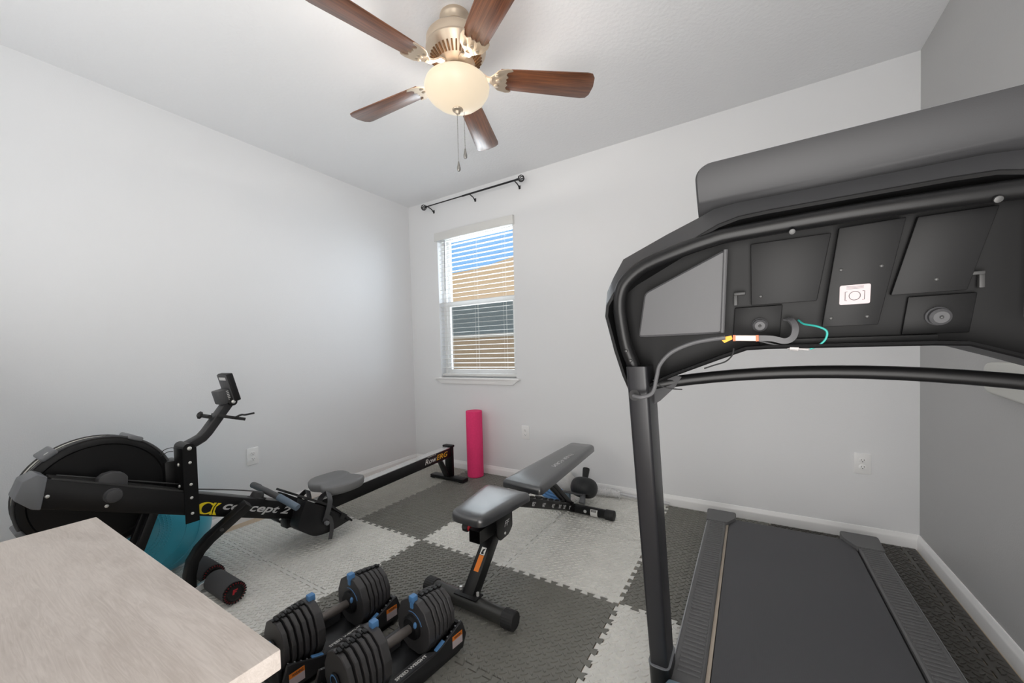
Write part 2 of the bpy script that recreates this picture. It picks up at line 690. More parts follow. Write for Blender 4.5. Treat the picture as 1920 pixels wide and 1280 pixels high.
# doorway casing and the hall wall beyond it
mb = MB()
mb.box2((DX0 - 0.07, YR, 0), (DX0, YR + 0.016, DZ + 0.07)).box2((DX1, YR, 0), (DX1 + 0.07, YR + 0.016, DZ + 0.07))
mb.box2((DX0, YR, DZ), (DX1, YR + 0.016, DZ + 0.07))
struct(mb, 'trim_1', M['trim'])

# window in view
win = bpy.data.objects.new('window_1', None)
C.objects.link(win)
win.location = (0.85, 0.1, WZ0)
win['kind'] = 'structure'


def rect_frame(mb, x0, x1, z0, z1, y0, y1, w, wb=None, wt=None):
    wb = w if wb is None else wb
    wt = w if wt is None else wt
    mb.box2((x0, y0, z0), (x0 + w, y1, z1)).box2((x1 - w, y0, z0), (x1, y1, z1))
    mb.box2((x0 + w, y0, z0), (x1 - w, y1, z0 + wb)).box2((x0 + w, y0, z1 - wt), (x1 - w, y1, z1))
    return mb


rect_frame(MB(), WX0, WX1, WZ0, WZ1, 0.075, 0.145, 0.035).build('window_frame', M['vinyl'], win)
ZM = 1.665
rect_frame(MB(), WX0 + 0.035, WX1 - 0.035, ZM - 0.015, WZ1 - 0.035, 0.115, 0.14, 0.03).build('upper_sash', M['vinyl'], win)
rect_frame(MB(), WX0 + 0.035, WX1 - 0.035, WZ0 + 0.035, ZM + 0.03, 0.085, 0.112, 0.034, 0.04, 0.05).build('lower_sash', M['vinyl'], win)
MB().box2((WX0 + 0.06, 0.126, ZM), (WX1 - 0.06, 0.129, WZ1 - 0.06)).build('upper_pane', M['glass'], win, 0)
MB().box2((WX0 + 0.06, 0.097, WZ0 + 0.07), (WX1 - 0.06, 0.100, ZM - 0.01)).build('lower_pane', M['glass'], win, 0)
MB().box2((WX0 + 0.035, 0.134, WZ0 + 0.035), (WX1 - 0.035, 0.1345, ZM - 0.016)).build('insect_screen', M['screen'], win, 0)
sill = MB().box2((0.325, -0.036, 0.905), (1.345, 0.0, 0.9245), 0.004).box2((WX0, -0.001, 0.905), (WX1, 0.09, 0.9245)) \
    .build('window_sill', M['trim'], win)
AP = [(0.405, 0.862), (1.270, 0.862), (1.325, 0.905), (0.345, 0.905)]
MB().prism(AP, 0.020, plane((0, 0, 0), (1, 0, 0), (0, 0, 1)), 0.003).build('apron', M['trim'], win)

# unseen rear window, added for the room's light: frame and pane only
win2 = bpy.data.objects.new('added_window', None)
C.objects.link(win2)
win2.location = (1.3, YR - 0.1, RZ0)
win2['kind'] = 'structure'
mb = rect_frame(MB(), RX0, RX1, RZ0, RZ1, YR - 0.145, YR - 0.085, 0.045)
mb.box2((RX0, YR - 0.13, 1.63), (RX1, YR - 0.10, 1.68))
mb.build('window_frame', M['vinyl'], win2)
MB().box2((RX0 + 0.04, YR - 0.115, RZ0 + 0.04), (RX1 - 0.04, YR - 0.112, RZ1 - 0.04)).build('window_pane', M['glass'], win2, 0)

# ---------------------------------------------------------------- outside
struct(MB().box2((-14, T, -0.5), (12, 16, -0.3)), 'ground', M['ground'])
house = thing('neighbour_house', 'tan sided neighbouring house seen through the blinds', 'house', (-2.5, 4.5, -0.3))
wallpoly = [(-9, -0.3), (3.2, -0.3), (3.2, 3.75), (-1.2, 3.30), (-2.45, 3.14), (-9, 3.08)]
MB().prism(wallpoly, 0.3, plane((0, 4.8, 0), (1, 0, 0), (0, 0, 1))).build('wall', M['siding'], house, 0)
mb = MB()
for (a, b) in (((-9.2, 3.08), (-2.45, 3.14)), ((-2.45, 3.14), (-1.2, 3.30)), ((-1.2, 3.30), (3.3, 3.76))):
    mb.beam((a[0], 4.70, a[1] + 0.015), (b[0], 4.70, b[1] + 0.015), 0.40, 0.03)
mb.build('roof', M['siding'], house, 0)
hw = rect_frame(MB(), -4.4, -0.9, 1.52, 2.42, 4.46, 4.5, 0.05, 0.08).build('window', M['vinyl'], house)
MB().box2((-4.36, 4.485, 1.58), (-0.95, 4.497, 2.38)).build('pane', M['darkglass'], hw, 0)

# ---------------------------------------------------------------- blinds
bl = thing('window_blind', 'white horizontal slat blind with valance covering the window', 'blind', (0.85, 0.03, WZ0))
mb = MB().box2((0.378, -0.030, 2.310), (1.320, -0.018, 2.390), 0.003).box2((0.378, -0.018, 2.310), (0.390, 0.0, 2.390)) \
    .box2((1.308, -0.018, 2.310), (1.320, 0.0, 2.390))
mb.build('valance', M['slat'], bl)
MB().box2((0.405, 0.008, 2.328), (1.290, 0.062, 2.375), 0.002).build('headrail', M['slat'], bl)
mb = MB()
zs = []
z = 2.305
while z > 1.0:
    zs.append(z)
    z -= 0.0442
rt = Matrix.Rotation(math.radians(6), 3, 'X')
for z in zs:
    mb.box((0.8475, 0.035, z), (0.885, 0.050, 0.0028), rt)
mb.build('slats', M['slat'], bl, 0)
MB().box2((0.405, 0.012, 0.938), (1.290, 0.060, 0.962), 0.003).build('bottom_rail', M['slat'], bl)
mb = MB()
for x in (0.52, 0.8475, 1.175):
    for y in (0.009, 0.061):
        mb.cyl((x, y, 0.96), (x, y, 2.31), 0.0007, seg=6)
    mb.cyl((x + 0.012, 0.035, 0.96), (x + 0.012, 0.035, 2.31), 0.0005, seg=6)
mb.build('ladder_cord', M['slat'], bl)
MB().cyl((0.490, 0.000, 2.31), (0.485, -0.004, 1.80), 0.004, seg=8).build('tilt_wand', M['grey'], bl)

# ---------------------------------------------------------------- curtain rod
cr = thing('curtain_rod', 'thin black metal curtain rod with cage finials above the window', 'curtain rod', (0.88, -0.08, 2.655))
MB().cyl((0.33, -0.08, 2.655), (0.92, -0.08, 2.655), 0.0055, seg=12).cyl((0.80, -0.08, 2.655), (1.40, -0.08, 2.655), 0.008, seg=12) \
    .build('rod', M['rod'], cr)


def cage(cx):
    mb = MB()
    r = 0.027
    for k in range(4):
        a = k * PI / 4 + 0.3
        pts = []
        for i in range(20):
            t = 2 * PI * i / 20
            v = Vector((math.cos(t) * r, math.sin(t) * r * math.cos(a), math.sin(t) * r * math.sin(a)))
            v = Matrix.Rotation(v.x * 14, 3, 'X') @ v
            pts.append(Vector((cx, -0.08, 2.655)) + v)
        mb.tube(pts, 0.0030, 6, closed=True)
    s = 1 if cx < 0.8 else -1
    mb.cyl((cx + s * r * 0.8, -0.08, 2.655), (cx + s * (r + 0.02), -0.08, 2.655), 0.011, 0.009, 12)
    return mb


cage(0.300).build('finial', M['rod'], cr)
cage(1.447).build('finial', M['rod'], cr)
for x in (0.365, 0.895, 1.385):
    MB().tube([(x, -0.083, 2.645), (x, -0.06, 2.640), (x, -0.03, 2.632), (x, -0.006, 2.610)], 0.005, 8, smooth=4) \
        .box2((x - 0.009, -0.006, 2.604), (x + 0.009, 0.0, 2.636), 0.002).build('bracket', M['rod'], cr)


# ---------------------------------------------------------------- outlets
def outlet(o, ux, label):
    ux = Vector(ux)
    uy = Vector((0, 0, 1))
    n = ux.cross(uy)
    root = thing('wall_outlet', label, 'outlet', o, 0, 'wall outlets')
    o = Vector(o)
    MB().prism(rrect(0.078, 0.122, 0.005), 0.006, plane(o, ux, uy), 0.002).build('cover_plate', M['outlet'], root)
    for dz in (0.020, -0.020):
        c = o + uy * dz + n * 0.006
        rc = MB().prism(rrect(0.034, 0.029, 0.0125, 6), 0.0022, plane(c, ux, uy), 0.0006).build('socket', M['outlet'], root)
        mb = MB()
        for q in (rrect(0.0024, 0.009, 0.001, 2, -0.0065, 0.003), rrect(0.0024, 0.007, 0.001, 2, 0.0065, 0.003),
                  circ(0.0026, 10, 0, -0.0075)):
            mb.flat(q, c + n * 0.0022, ux, uy, 0.0004)
        mb.build('slot', M['slot'], rc)
    MB().cyl(o + n * 0.006, o + n * 0.0072, 0.003, seg=10).build('screw', M['outlet'], root)


outlet((1.382, 0, 0.437), (1, 0, 0), 'white wall outlet on the back wall between pink roller and bench')
outlet((3.668, 0, 0.455), (1, 0, 0), 'white wall outlet on the back wall behind the treadmill')
outlet((0, -1.620, 0.455), (0, 1, 0), 'white wall outlet on the left wall above the rowing machine rail')

# rounded pale unit fixed on the grey wall
hp = thing('wall_unit', 'pale grey rounded plastic unit on the grey wall behind treadmill bar', 'wall unit', (W, -0.97, 1.015))
MB().prism(rounded([(-1.30, 0.93), (-0.770, 0.968), (-0.770, 1.082), (-1.30, 1.092)], [0.02, 0.045, 0.045, 0.02], 6),
           -0.035, YZ(W), 0.010, 3).build('housing', mat('wall_unit_plastic', S(205, 205, 200), 0.5), hp)

# ================================================================ FLOOR TILES
TP = 0.62
GX0, GY0 = 0.111, -0.045


def wave(a, n=9, f=0.004, m=0.022, L=TP, straight=False):
    """seam profile along t in [0, L]: list of (t, offset)"""
    if straight:
        return [(0, 0), (L, 0)]
    p = (L - 2 * m) / n
    pts = [(0, 0), (m + f, 0)] if False else [(0, 0), (m, 0)]
    for k in range(n):
        t0 = m + k * p
        pts += [(t0 - (f if k else 0), a), (t0 + p / 2 + f, a), (t0 + p / 2 - f, -a)]
        pts += [(t0 + p + (f if k < n - 1 else 0), -a)]
    pts += [(L - m, 0), (L, 0)]
    return pts


def tile_outline(w, h, sl, sr, sb, st):
    """outline counter-clockwise; each side wavy unless flagged straight"""
    A = 0.011
    out = []
    bot = wave(A, straight=sb, L=w)
    rgt = wave(A, straight=sr, L=h)
    top = wave(A, straight=st, L=w)
    lft = wave(A, straight=sl, L=h)
    out += [(t, o) for t, o in bot[:-1]]
    out += [(w + o, t) for t, o in rgt[:-1]]
    out += [(t, h + o) for t, o in reversed(top[1:])]
    out += [(o, t) for t, o in reversed(lft[1:])]
    # tiny gap at every seam
    k = 0.0025
    return [(w / 2 + (x - w / 2) * (1 - 2 * k / w * 1.0), h / 2 + (y - h / 2) * (1 - 2 * k / h)) for x, y in out]


tile_cache = {}
# one raised bar of the diamond plate pattern: pointed oval, bevelled
BAR = [(-0.0152, 0, 0), (-0.007, -0.0044, 0), (0.007, -0.0044, 0), (0.0152, 0, 0), (0.007, 0.0044, 0), (-0.007, 0.0044, 0),
       (-0.0138, 0, 0.0034), (-0.0066, -0.0034, 0.0040), (0.0066, -0.0034, 0.0040), (0.0138, 0, 0.0034), (0.0066, 0.0034, 0.0040), (-0.0066, 0.0034, 0.0040)]
BARF = [(q, (q + 1) % 6, 6 + (q + 1) % 6, 6 + q) for q in range(6)] + [(6, 7, 8, 9, 10, 11)]
TILES = {
    (0, 0): 'mid', (1, 0): 'dark', (2, 0): 'light', (3, 0): 'light', (4, 0): 'dark', (5, 0): 'black', (6, 0): 'black',
    (0, 1): 'mid', (1, 1): 'dark', (2, 1): 'light', (3, 1): 'light', (4, 1): 'dark', (5, 1): 'black', (6, 1): 'black',
    (0, 2): 'light', (1, 2): 'light', (2, 2): 'dark', (3, 2): 'dark', (4, 2): 'light', (5, 2): 'black', (6, 2): 'black',
    (0, 3): 'light', (1, 3): 'light', (2, 3): 'dark', (3, 3): 'dark', (4, 3): 'light',
}
CN = ['first', 'second', 'third', 'fourth', 'fifth', 'sixth', 'last narrow']
RN = ['against the window wall', 'second row from the window wall', 'third row from the window wall', 'fourth row from the window wall']
KN = {'mid': 'mid grey', 'dark': 'dark grey', 'light': 'light grey', 'black': 'charcoal'}
for (i, j), kind in TILES.items():
    w = 0.058 if i == 6 else TP
    h = TP + 0.027 if j == 0 else TP
    key = (i == 0, i == 6, j == 0, kind)
    if key not in tile_cache:
        me_src = MB()
        me_src.prism(tile_outline(w, h, i == 0, i == 6, i == 6, j == 0 or i == 6), 0.0078)
        base = bpy.data.meshes.new('tmp')
        me_src.bm.to_mesh(base)
        me_src.bm.free()
        vs = [tuple(v.co) for v in base.vertices]
        fs = [tuple(p.vertices) for p in base.polygons]
        bpy.data.meshes.remove(base)
        cell = 0.0247
        nn = int((w + h) / cell) + 2
        for a in range(-nn, nn):
            for b in range(-nn, nn):
                ca, cb = (a + 0.5) * cell, (b + 0.5) * cell
                x, y = (ca - cb) * 0.70711, (ca + cb) * 0.70711
                if not (0.015 < x < w - 0.015 and 0.015 < y < h - 0.015):
                    continue
                t = PI / 4 if (a + b) % 2 else 3 * PI / 4
                cx_, sx_ = math.cos(t), math.sin(t)
                k0 = len(vs)
                for (u, v, zz) in BAR:
                    vs.append((x + u * cx_ - v * sx_, y + u * sx_ + v * cx_, 0.0077 + zz))
                fs += [tuple(k0 + q for q in f) for f in BARF]
        me = bpy.data.meshes.new('foam_mat_tile')
        me.from_pydata(vs, [], fs)
        me.materials.append(M['tile_' + kind])
        tile_cache[key] = me
    o = bpy.data.objects.new('foam_mat_tile', tile_cache[key])
    C.objects.link(o)
    o.location = (GX0 + TP * i, GY0 - TP * (j + 1), 0.0)
    tag(o, '%s foam floor tile, %s, %s from the left wall' % (KN[kind], RN[j], CN[i]), 'floor tile', 'interlocking foam floor tiles')
FZ = 0.0118

# ================================================================ CEILING FAN
FX, FY = 1.947, -1.543
fan = thing('ceiling_fan', 'five blade ceiling fan with lit glass bowl at the middle of the ceiling', 'ceiling fan', (FX, FY, 2.30))


def fl(prof, name, m, parent=fan, seg=48, lobes=None):
    return MB().lathe(prof, (FX, FY, 0), seg=seg, lobes=lobes).build(name, m, parent)


fl([(0, 2.74), (0.070, 2.74), (0.072, 2.728), (0.070, 2.722), (0.064, 2.715), (0.060, 2.700), (0.052, 2.694), (0.044, 2.680),
    (0.030, 2.672), (0, 2.672)], 'canopy', M['nickel'])
fl([(0, 2.674), (0.020, 2.672), (0.030, 2.662), (0.024, 2.650), (0.013, 2.648), (0.013, 2.630), (0, 2.630)], 'downrod', M['chain'])
motor = fl([(0, 2.648), (0.095, 2.648), (0.126, 2.640), (0.136, 2.628), (0.137, 2.592), (0.132, 2.584), (0, 2.584)], 'motor_housing', M['nickel'])
mb = MB().lathe([(0, 2.588), (0.139, 2.588), (0.140, 2.580), (0.132, 2.566), (0.072, 2.508), (0.062, 2.500), (0, 2.500)], (FX, FY, 0), seg=48)
vr = mb.build('vent_ring', M['nickel'], motor)
mb = MB()
for k in range(36):
    a = 2 * PI * k / 36
    d = Vector((math.cos(a), math.sin(a), 0))
    p0, p1 = Vector((FX, FY, 2.5225)) + d * 0.089, Vector((FX, FY, 2.5515)) + d * 0.1185
    mb.beam(p0, p1, 0.0075, 0.010, bev=0.0015)
mb.build('vent_slots', mat('vent_shadow_bronze', S(120, 88, 58), 0.6, 0.3), vr)  # solid bars; shade of the recessed slots is put into their colour
fl([(0, 2.502), (0.052, 2.502), (0.058, 2.488), (0.070, 2.470), (0.098, 2.462), (0.100, 2.450), (0, 2.450)], 'light_fitter', M['nickel'])


def bowl_mat():
    m = bpy.data.materials.new('bowl_glass')
    m.use_nodes = True
    nt = m.node_tree
    b = nt.nodes['Principled BSDF']
    b.inputs['Base Color'].default_value = S(196, 180, 158)
    b.inputs['Roughness'].default_value = 0.35
    b.inputs['Emission Color'].default_value = (1.0, 0.84, 0.62, 1)
    b.inputs['Emission Strength'].default_value = 0.50
    return m


fl([(0.112, 2.446), (0.132, 2.443), (0.146, 2.432), (0.152, 2.414), (0.148, 2.396), (0.133, 2.374), (0.106, 2.351), (0.070, 2.330),
    (0.040, 2.319), (0.0, 2.316)], 'glass_bowl', bowl_mat())
fl([(0, 2.322), (0.022, 2.321), (0.026, 2.315), (0.024, 2.310), (0.014, 2.306), (0.012, 2.299), (0.007, 2.294), (0, 2.294)], 'finial', M['nickel'], seg=24)
for (dx, dy, zb) in ((-0.004, 0.0, 2.030), (0.028, 0.012, 2.085)):
    mb = MB()
    z = 2.300
    mb.cyl((FX + dx, FY + dy, zb + 0.045), (FX + dx, FY + dy, 2.302), 0.0009, seg=6)
    while z > zb + 0.05:
        mb.ball((FX + dx, FY + dy, z), 0.0018, 6)
        z -= 0.007
    ch = mb.build('pull_chain', M['chain'], fan)
    MB().lathe([(0, zb + 0.048), (0.003, zb + 0.046), (0.0042, zb + 0.036), (0.0085, zb + 0.016), (0.0085, zb + 0.007), (0.005, zb), (0, zb - 0.001)],
               (FX + dx, FY + dy, 0), seg=16).build('pull_knob', M['chain'], ch)

ZB = 2.468
for k in range(5):
    a = math.radians(40 + 72 * k)
    d = Vector((math.cos(a), math.sin(a), 0))
    s = Vector((-math.sin(a), math.cos(a), 0))
    pitch = math.radians(-11)
    sw = (s * math.cos(pitch) + Vector((0, 0, 1)) * math.sin(pitch)).normalized()
    base = Vector((FX, FY, ZB))
    out = [(0.205, -0.052), (0.30, -0.058), (0.62, -0.071), (0.645, -0.067), (0.660, -0.047), (0.668, 0.0), (0.662, 0.047),
           (0.648, 0.067), (0.62, 0.071), (0.30, 0.058), (0.205, 0.052)]
    bo = MB().prism(out, 0.006, plane((0, 0, 0), (1, 0, 0), (0, math.cos(pitch), math.sin(pitch))), 0.0015).build('blade', M['blade'], fan, local=True)
    bo.location, bo.rotation_euler = (0, 0, ZB - 2.30), (0, 0, a)
    # blade iron: arm and ornate cloud-edged plate under the blade root
    iron = [(0.155, -0.014), (0.175, -0.030), (0.195, -0.052), (0.235, -0.062), (0.255, -0.060), (0.262, -0.054), (0.238, -0.046),
            (0.232, -0.034), (0.243, -0.020), (0.232, -0.010), (0.238, 0.0), (0.232, 0.010), (0.243, 0.020), (0.232, 0.034),
            (0.238, 0.046), (0.262, 0.054), (0.255, 0.060), (0.235, 0.062), (0.195, 0.052), (0.175, 0.030), (0.155, 0.014)]
    mb = MB()
    mb.prism(iron, 0.005, plane(base - Vector((0, 0, 1)) * 0.0055, d, sw))
    for (r, o) in ((0.19, -0.028), (0.19, 0.028), (0.198, 0.0)):
        c = base + d * r + sw * o - Vector((0, 0, 0.006))
        mb.ball(c, 0.010, 12, (1.4, 1, 0.35), frame(d, (0, 0, 1)))
    mb.tube([base + d * 0.065 + Vector((0, 0, 0.036)), base + d * 0.10 + Vector((0, 0, 0.030)), base + d * 0.135 + Vector((0, 0, 0.004)),
             base + d * 0.165 + Vector((0, 0, -0.003))], 0, sect=[(-0.014, -0.004), (0.014, -0.004), (0.014, 0.004), (-0.014, 0.004)], smooth=4)
    mb.build('blade_iron', M['nickel'], fan)

pl = bpy.data.lights.new('fan_bulb', 'POINT')
pl.energy, pl.color, pl.shadow_soft_size = 112, (1.0, 0.93, 0.85), 0.10
po = bpy.data.objects.new('fan_bulb', pl)
po.location = (0, 0, 2.485 - 2.30)
po.parent = fan
C.objects.link(po)

# ================================================================ ROWING MACHINE
RXC = 0.74
row = thing('rowing_machine', 'black air rowing machine with round flywheel along the left wall', 'rowing machine', (RXC, -1.5, FZ))
bx0, bx1 = 0.685, 0.800          # front beam faces


def btop(y):
    return 0.734 - 0.447 * (y + 2.709)


# front beam: sloping box from the flywheel to the footboards
beam = [(-2.700, 0.730), (-1.760, 0.308), (-1.735, 0.280), (-1.735, 0.205), (-1.765, 0.205), (-2.735, 0.627)]
MB().prism(beam, bx1 - bx0, YZ(bx0), 0.004).build('front_beam', M['black'], row)
cap = [(-2.735, 0.624), (-2.712, 0.614), (-2.690, 0.735), (-2.715, 0.752), (-2.752, 0.735), (-2.775, 0.672)]
MB().prism(cap, bx1 - bx0 + 0.012, YZ(bx0 - 0.006), 0.005).build('beam_cap', M['grey'], row)
# thin raised rims along the beam top (chain tray)
mb = MB()
for x in (0.700, 0.735, 0.790):
    mb.beam((x, -2.68, btop(-2.68) + 0.003), (x, -2.27, btop(-2.27) + 0.003), 0.006, 0.006)
mb.build('chain_tray', M['screw'], row)
# flywheel
FW = (-2.520, 0.595)
hx0, hx1 = 0.520, 0.672
prof = [(0, -0.076), (0.225, -0.076), (0.238, -0.066), (0.242, -0.040), (0.236, -0.036), (0.236, 0.030), (0.243, 0.034), (0.245, 0.055),
        (0.240, 0.068), (0.228, 0.076), (0.215, 0.076), (0.210, 0.070), (0, 0.070)]
fwo = MB().lathe(prof, ((hx0 + hx1) / 2, FW[0], FW[1]), (1, 0, 0), 64).build('flywheel_housing', M['black'], row)
mb = MB()
xm = (hx0 + hx1) / 2
for (dx, r) in ((0.066, 0.2445), (0.006, 0.2400), (-0.036, 0.242)):
    pts = [(xm + dx, FW[0] + r * math.cos(t), FW[1] + r * math.sin(t)) for t in [2 * PI * k / 64 for k in range(64)]]
    mb.tube(pts, 0.0055 if dx > 0.05 else 0.003, 8, closed=True, up=(1, 0, 0))
mb.build('cage_ring', M['dkgrey'], fwo)
mb = MB().lathe([(0.2395, -0.034), (0.2395, 0.028)], (xm, FW[0], FW[1]), (1, 0, 0), 64)
mb.build('perforated_band', mat('perforated_steel', S(222, 219, 212), 0.6, 0.0, bump=(700, 0.8, 0.001)), fwo)
for deg in (126, 62, 205, 10):
    t = math.radians(deg)
    c = Vector((xm + 0.008, FW[0] + 0.248 * math.cos(t), FW[1] + 0.248 * math.sin(t)))
    nrm = Vector((0, math.cos(t), math.sin(t)))
    r = frame((1, 0, 0), nrm)
    cl = MB().box(c, (0.140, 0.056, 0.022), r, 0.008, 3).build('housing_clip', M['grey'], fwo)
    MB().cyl(c + Vector((0.055, 0, 0)), c + Vector((0.055, 0, 0)) + nrm * 0.0115, 0.009, seg=6).build('nut', M['bolt'], cl)
# black fairing between flywheel and post
MB().box2((0.60, -2.315, 0.50), (0.70, -2.250, 0.680), 0.01).build('fairing', M['black'], row)
# arched chain guide and round knob on the beam
arch = [(-2.556, 0.655), (-2.552, 0.682), (-2.535, 0.696), (-2.505, 0.700), (-2.475, 0.688), (-2.462, 0.668), (-2.466, 0.615)]
MB().prism(arch, 0.050, YZ(0.735), 0.004).build('chain_guide', M['dkgrey'], row)
MB().cyl((0.798, -2.517, 0.606), (0.812, -2.517, 0.606), 0.031, seg=28, bev=0.004).cyl((0.812, -2.517, 0.606), (0.828, -2.517, 0.606), 0.026, seg=28, bev=0.004) \
    .build('damper_knob', M['dkgrey'], row)
for (y, z) in ((-2.694, 0.660), (-2.536, 0.566)):
    MB().ball((bx1, y, z), 0.007, 12, (0.6, 1, 1)).build('bolt', M['bolt'], row)
# post
MB().box2((0.690, -2.276, 0.46), (0.801, -2.223, 0.748), 0.004).cyl((0.691, -2.250, 0.745), (0.8045, -2.250, 0.745), 0.024, seg=24) \
    .box2((0.800, -2.277, 0.385), (0.806, -2.222, 0.748)).build('arm_post', M['black'], row)
for z in (0.676, 0.570, 0.505, 0.429):
    MB().ball((0.806, -2.250, z), 0.0068, 12, (0.6, 1, 1)).build('bolt', M['bolt'], row)
MB().ball((0.808, -2.250, 0.745), 0.0095, 12, (0.6, 1, 1)).build('bolt', M['bolt'], row)
for z in (0.665, 0.560):
    MB().ball((0.752, -2.278, z), 0.0085, 12, (1, 0.6, 1)).build('bolt', M['bolt'], row)
# monitor arm
MB().tube([(RXC, -2.262, 0.738), (RXC, -2.205, 0.762), (RXC, -2.178, 0.776), (RXC, -2.155, 0.800), (RXC, -2.055, 0.938)], 0,
          sect=[(q[0], q[1]) for q in rrect(0.056, 0.042, 0.008, 3)], up=(0, -1, 1)).build('monitor_arm', mat('arm_paint', S(46, 46, 48), 0.42), row)
MB().cyl((0.700, -2.047, 0.945), (0.785, -2.047, 0.945), 0.021, seg=24, bev=0.003).build('arm_hinge', M['black'], row)
MB().ball((0.787, -2.047, 0.945), 0.010, 12, (0.6, 1, 1)).build('bolt', M['bolt'], row)
tilt = math.radians(14)
ay, az = Vector((0, math.cos(tilt), math.sin(tilt))), Vector((0, -math.sin(tilt), math.cos(tilt)))
mc = Vector((RXC, -2.045, 1.022))
R3 = Matrix(((1, 0, 0), ay, az)).transposed()
mon = MB().box(mc, (0.115, 0.030, 0.150), R3, 0.006).build('monitor', M['black_pl'], row)
MB().box(mc - ay * 0.016, (0.105, 0.004, 0.140), R3, 0.001).build('back_plate', M['bluegrey'] if False else M['dkgrey'], mon)
MB().box(mc - ay * 0.045 - az * 0.038, (0.078, 0.056, 0.074), R3, 0.006).build('battery_box', M['dkgrey'], mon)
MB().box(mc - ay * 0.0185 + az * 0.050, (0.070, 0.001, 0.016), R3).build('nameplate', M['lightprint'], mon)
mb = MB()
for k in range(6):
    mb.box(mc + Vector((0.040, 0, 0)) - ay * 0.030 - az * (0.012 + k * 0.009), (0.004, 0.010, 0.004), R3)
mb.build('vent', M['bolt'], mon)
# phone holder
mb = MB().cyl((0.70, -2.150, 0.880), (0.775, -2.150, 0.880), 0.010, seg=14)
mb.beam((0.775, -2.118, 0.882), (0.775, -1.990, 0.842), 0.008, 0.016, bev=0.002)
mb.beam((0.705, -2.118, 0.882), (0.705, -1.990, 0.842), 0.008, 0.016, bev=0.002)
mb.box2((0.70, -2.062, 0.858), (0.78, -2.052, 0.868))
ph = mb.build('phone_holder', M['black_soft'], row)
MB().lathe([(0, 0), (0.016, 0.001), (0.017, 0.012), (0.010, 0.018), (0, 0.018)], (0.74, -2.172, 0.888), (0, -0.8, 0.3), 12, (0.012, 0.12)).build('knob', M['black_soft'], ph)
MB().tube([(0.78, -2.045, 0.858), (0.80, -2.02, 0.872), (0.79, -1.995, 0.868), (0.80, -1.955, 0.872)], 0.005, 8, smooth=4).build('clip', M['black_soft'], ph)
# wires
MB().tube([(0.66, -2.33, 0.70), (0.68, -2.31, 0.735), (0.70, -2.285, 0.745), (0.71, -2.268, 0.735)], 0.0018, 6, smooth=5) \
    .tube([(0.66, -2.34, 0.685), (0.68, -2.30, 0.722), (0.70, -2.280, 0.725)], 0.0018, 6, smooth=5).build('cable', M['black_soft'], row)
# chain
mb = MB()
mb.cyl((RXC, -2.66, btop(-2.66) + 0.012), (RXC, -2.26, btop(-2.26) + 0.03), 0.003, seg=6)
mb.tube([(RXC, -2.26, 0.540), (RXC, -2.05, 0.468), (RXC, -1.90, 0.408)], 0.0035, 6, smooth=4)
mb.build('chain', M['screw'], row)
# lettering and emblem on the beam
sl = math.atan(0.447)
ux = Vector((0, math.cos(sl), -math.sin(sl)))
uy = Vector((0, math.sin(sl), math.cos(sl)))
o = Vector((bx1 + 0.0005, -2.118, 0.4185)) - uy * 0.032
MB().text('concept 2', o, ux, uy, 0.362, 0.055, 0.35, bold=0.022).build('lettering', M['lightprint'], row)
# emblem: yellow swoosh, an open disc with two blades
o = Vector((bx1 + 0.0005, -2.222, 0.4185 + 0.447 * 0.104)) + uy * -0.018
ring = []
outer = [(0.028 * 1.45 * math.cos(t) + 0.040, 0.029 * math.sin(t)) for t in [2 * PI * k / 28 for k in range(28)]]
N = 28
tb = bmesh.new()
mcol = []
for k in range(N):
    t = 2 * PI * k / N
    oo = (0.040 + 0.042 * math.cos(t), 0.029 * math.sin(t))
    ii = (0.043 + 0.0225 * math.cos(t), 0.0235 * math.sin(t))
    mcol.append((oo, ii))
mb = MB()
t_ = bmesh.new()
vo = [t_.verts.new(o + ux * a[0] + uy * a[1]) for a, b_ in mcol]
vi = [t_.verts.new(o + ux * b_[0] + uy * b_[1]) for a, b_ in mcol]
for k in range(N):
    if 0.04 + 0.042 * math.cos(2 * PI * (k + 0.5) / N) < 0.070:
        t_.faces.new((vo[k], vo[(k + 1) % N], vi[(k + 1) % N], vi[k]))
rr = bmesh.ops.extrude_face_region(t_, geom=t_.faces[:])
bmesh.ops.translate(t_, vec=(0.0007, 0, 0), verts=[v for v in rr['geom'] if isinstance(v, bmesh.types.BMVert)])
mb._merge(t_)
tb.free()
mb.flat([(0.064, -0.029), (0.076, -0.029), (0.070, -0.010), (0.071, 0.010), (0.078, 0.029), (0.066, 0.029), (0.0645, 0.0)], o, ux, uy)
mb.flat([(0.079, -0.029), (0.096, -0.029), (0.083, -0.012), (0.082, 0.010), (0.100, 0.029), (0.084, 0.029), (0.076, 0.006), (0.076, -0.008)], o, ux, uy)
mb.build('emblem', M['yellow'], row)
# rail
rz = lambda y: 0.310 + 0.042 * (y + 0.30)
mb = MB()
rail = [(-0.315, rz(-0.315)), (-0.315, rz(-0.315) - 0.086), (-1.80, rz(-1.80) - 0.086), (-1.80, rz(-1.80))]
MB().prism(rail, 0.072, YZ(0.708), 0.003).build('monorail', M['black'], row)
MB().prism([(-0.335, rz(-0.335) + 0.0045), (-0.335, rz(-0.335) - 0.001), (-1.78, rz(-1.78) - 0.001), (-1.78, rz(-1.78) + 0.0045)], 0.070, YZ(0.709)) \
    .build('rail_track', M['silver'], row)
ux = Vector((0, 1, 0.042)).normalized()
uy = Vector((0, -0.042, 1)).normalized()
MB().text('Row', (0.7805, -0.660, 0.232), ux, uy, 0.140, 0.044, 0.3, bold=0.004).build('lettering', M['white'], row)
MB().text('ERG', (0.7805, -0.520, 0.238), ux, uy, 0.145, 0.044, 0.3, bold=0.010).build('lettering', M['gold'], row)
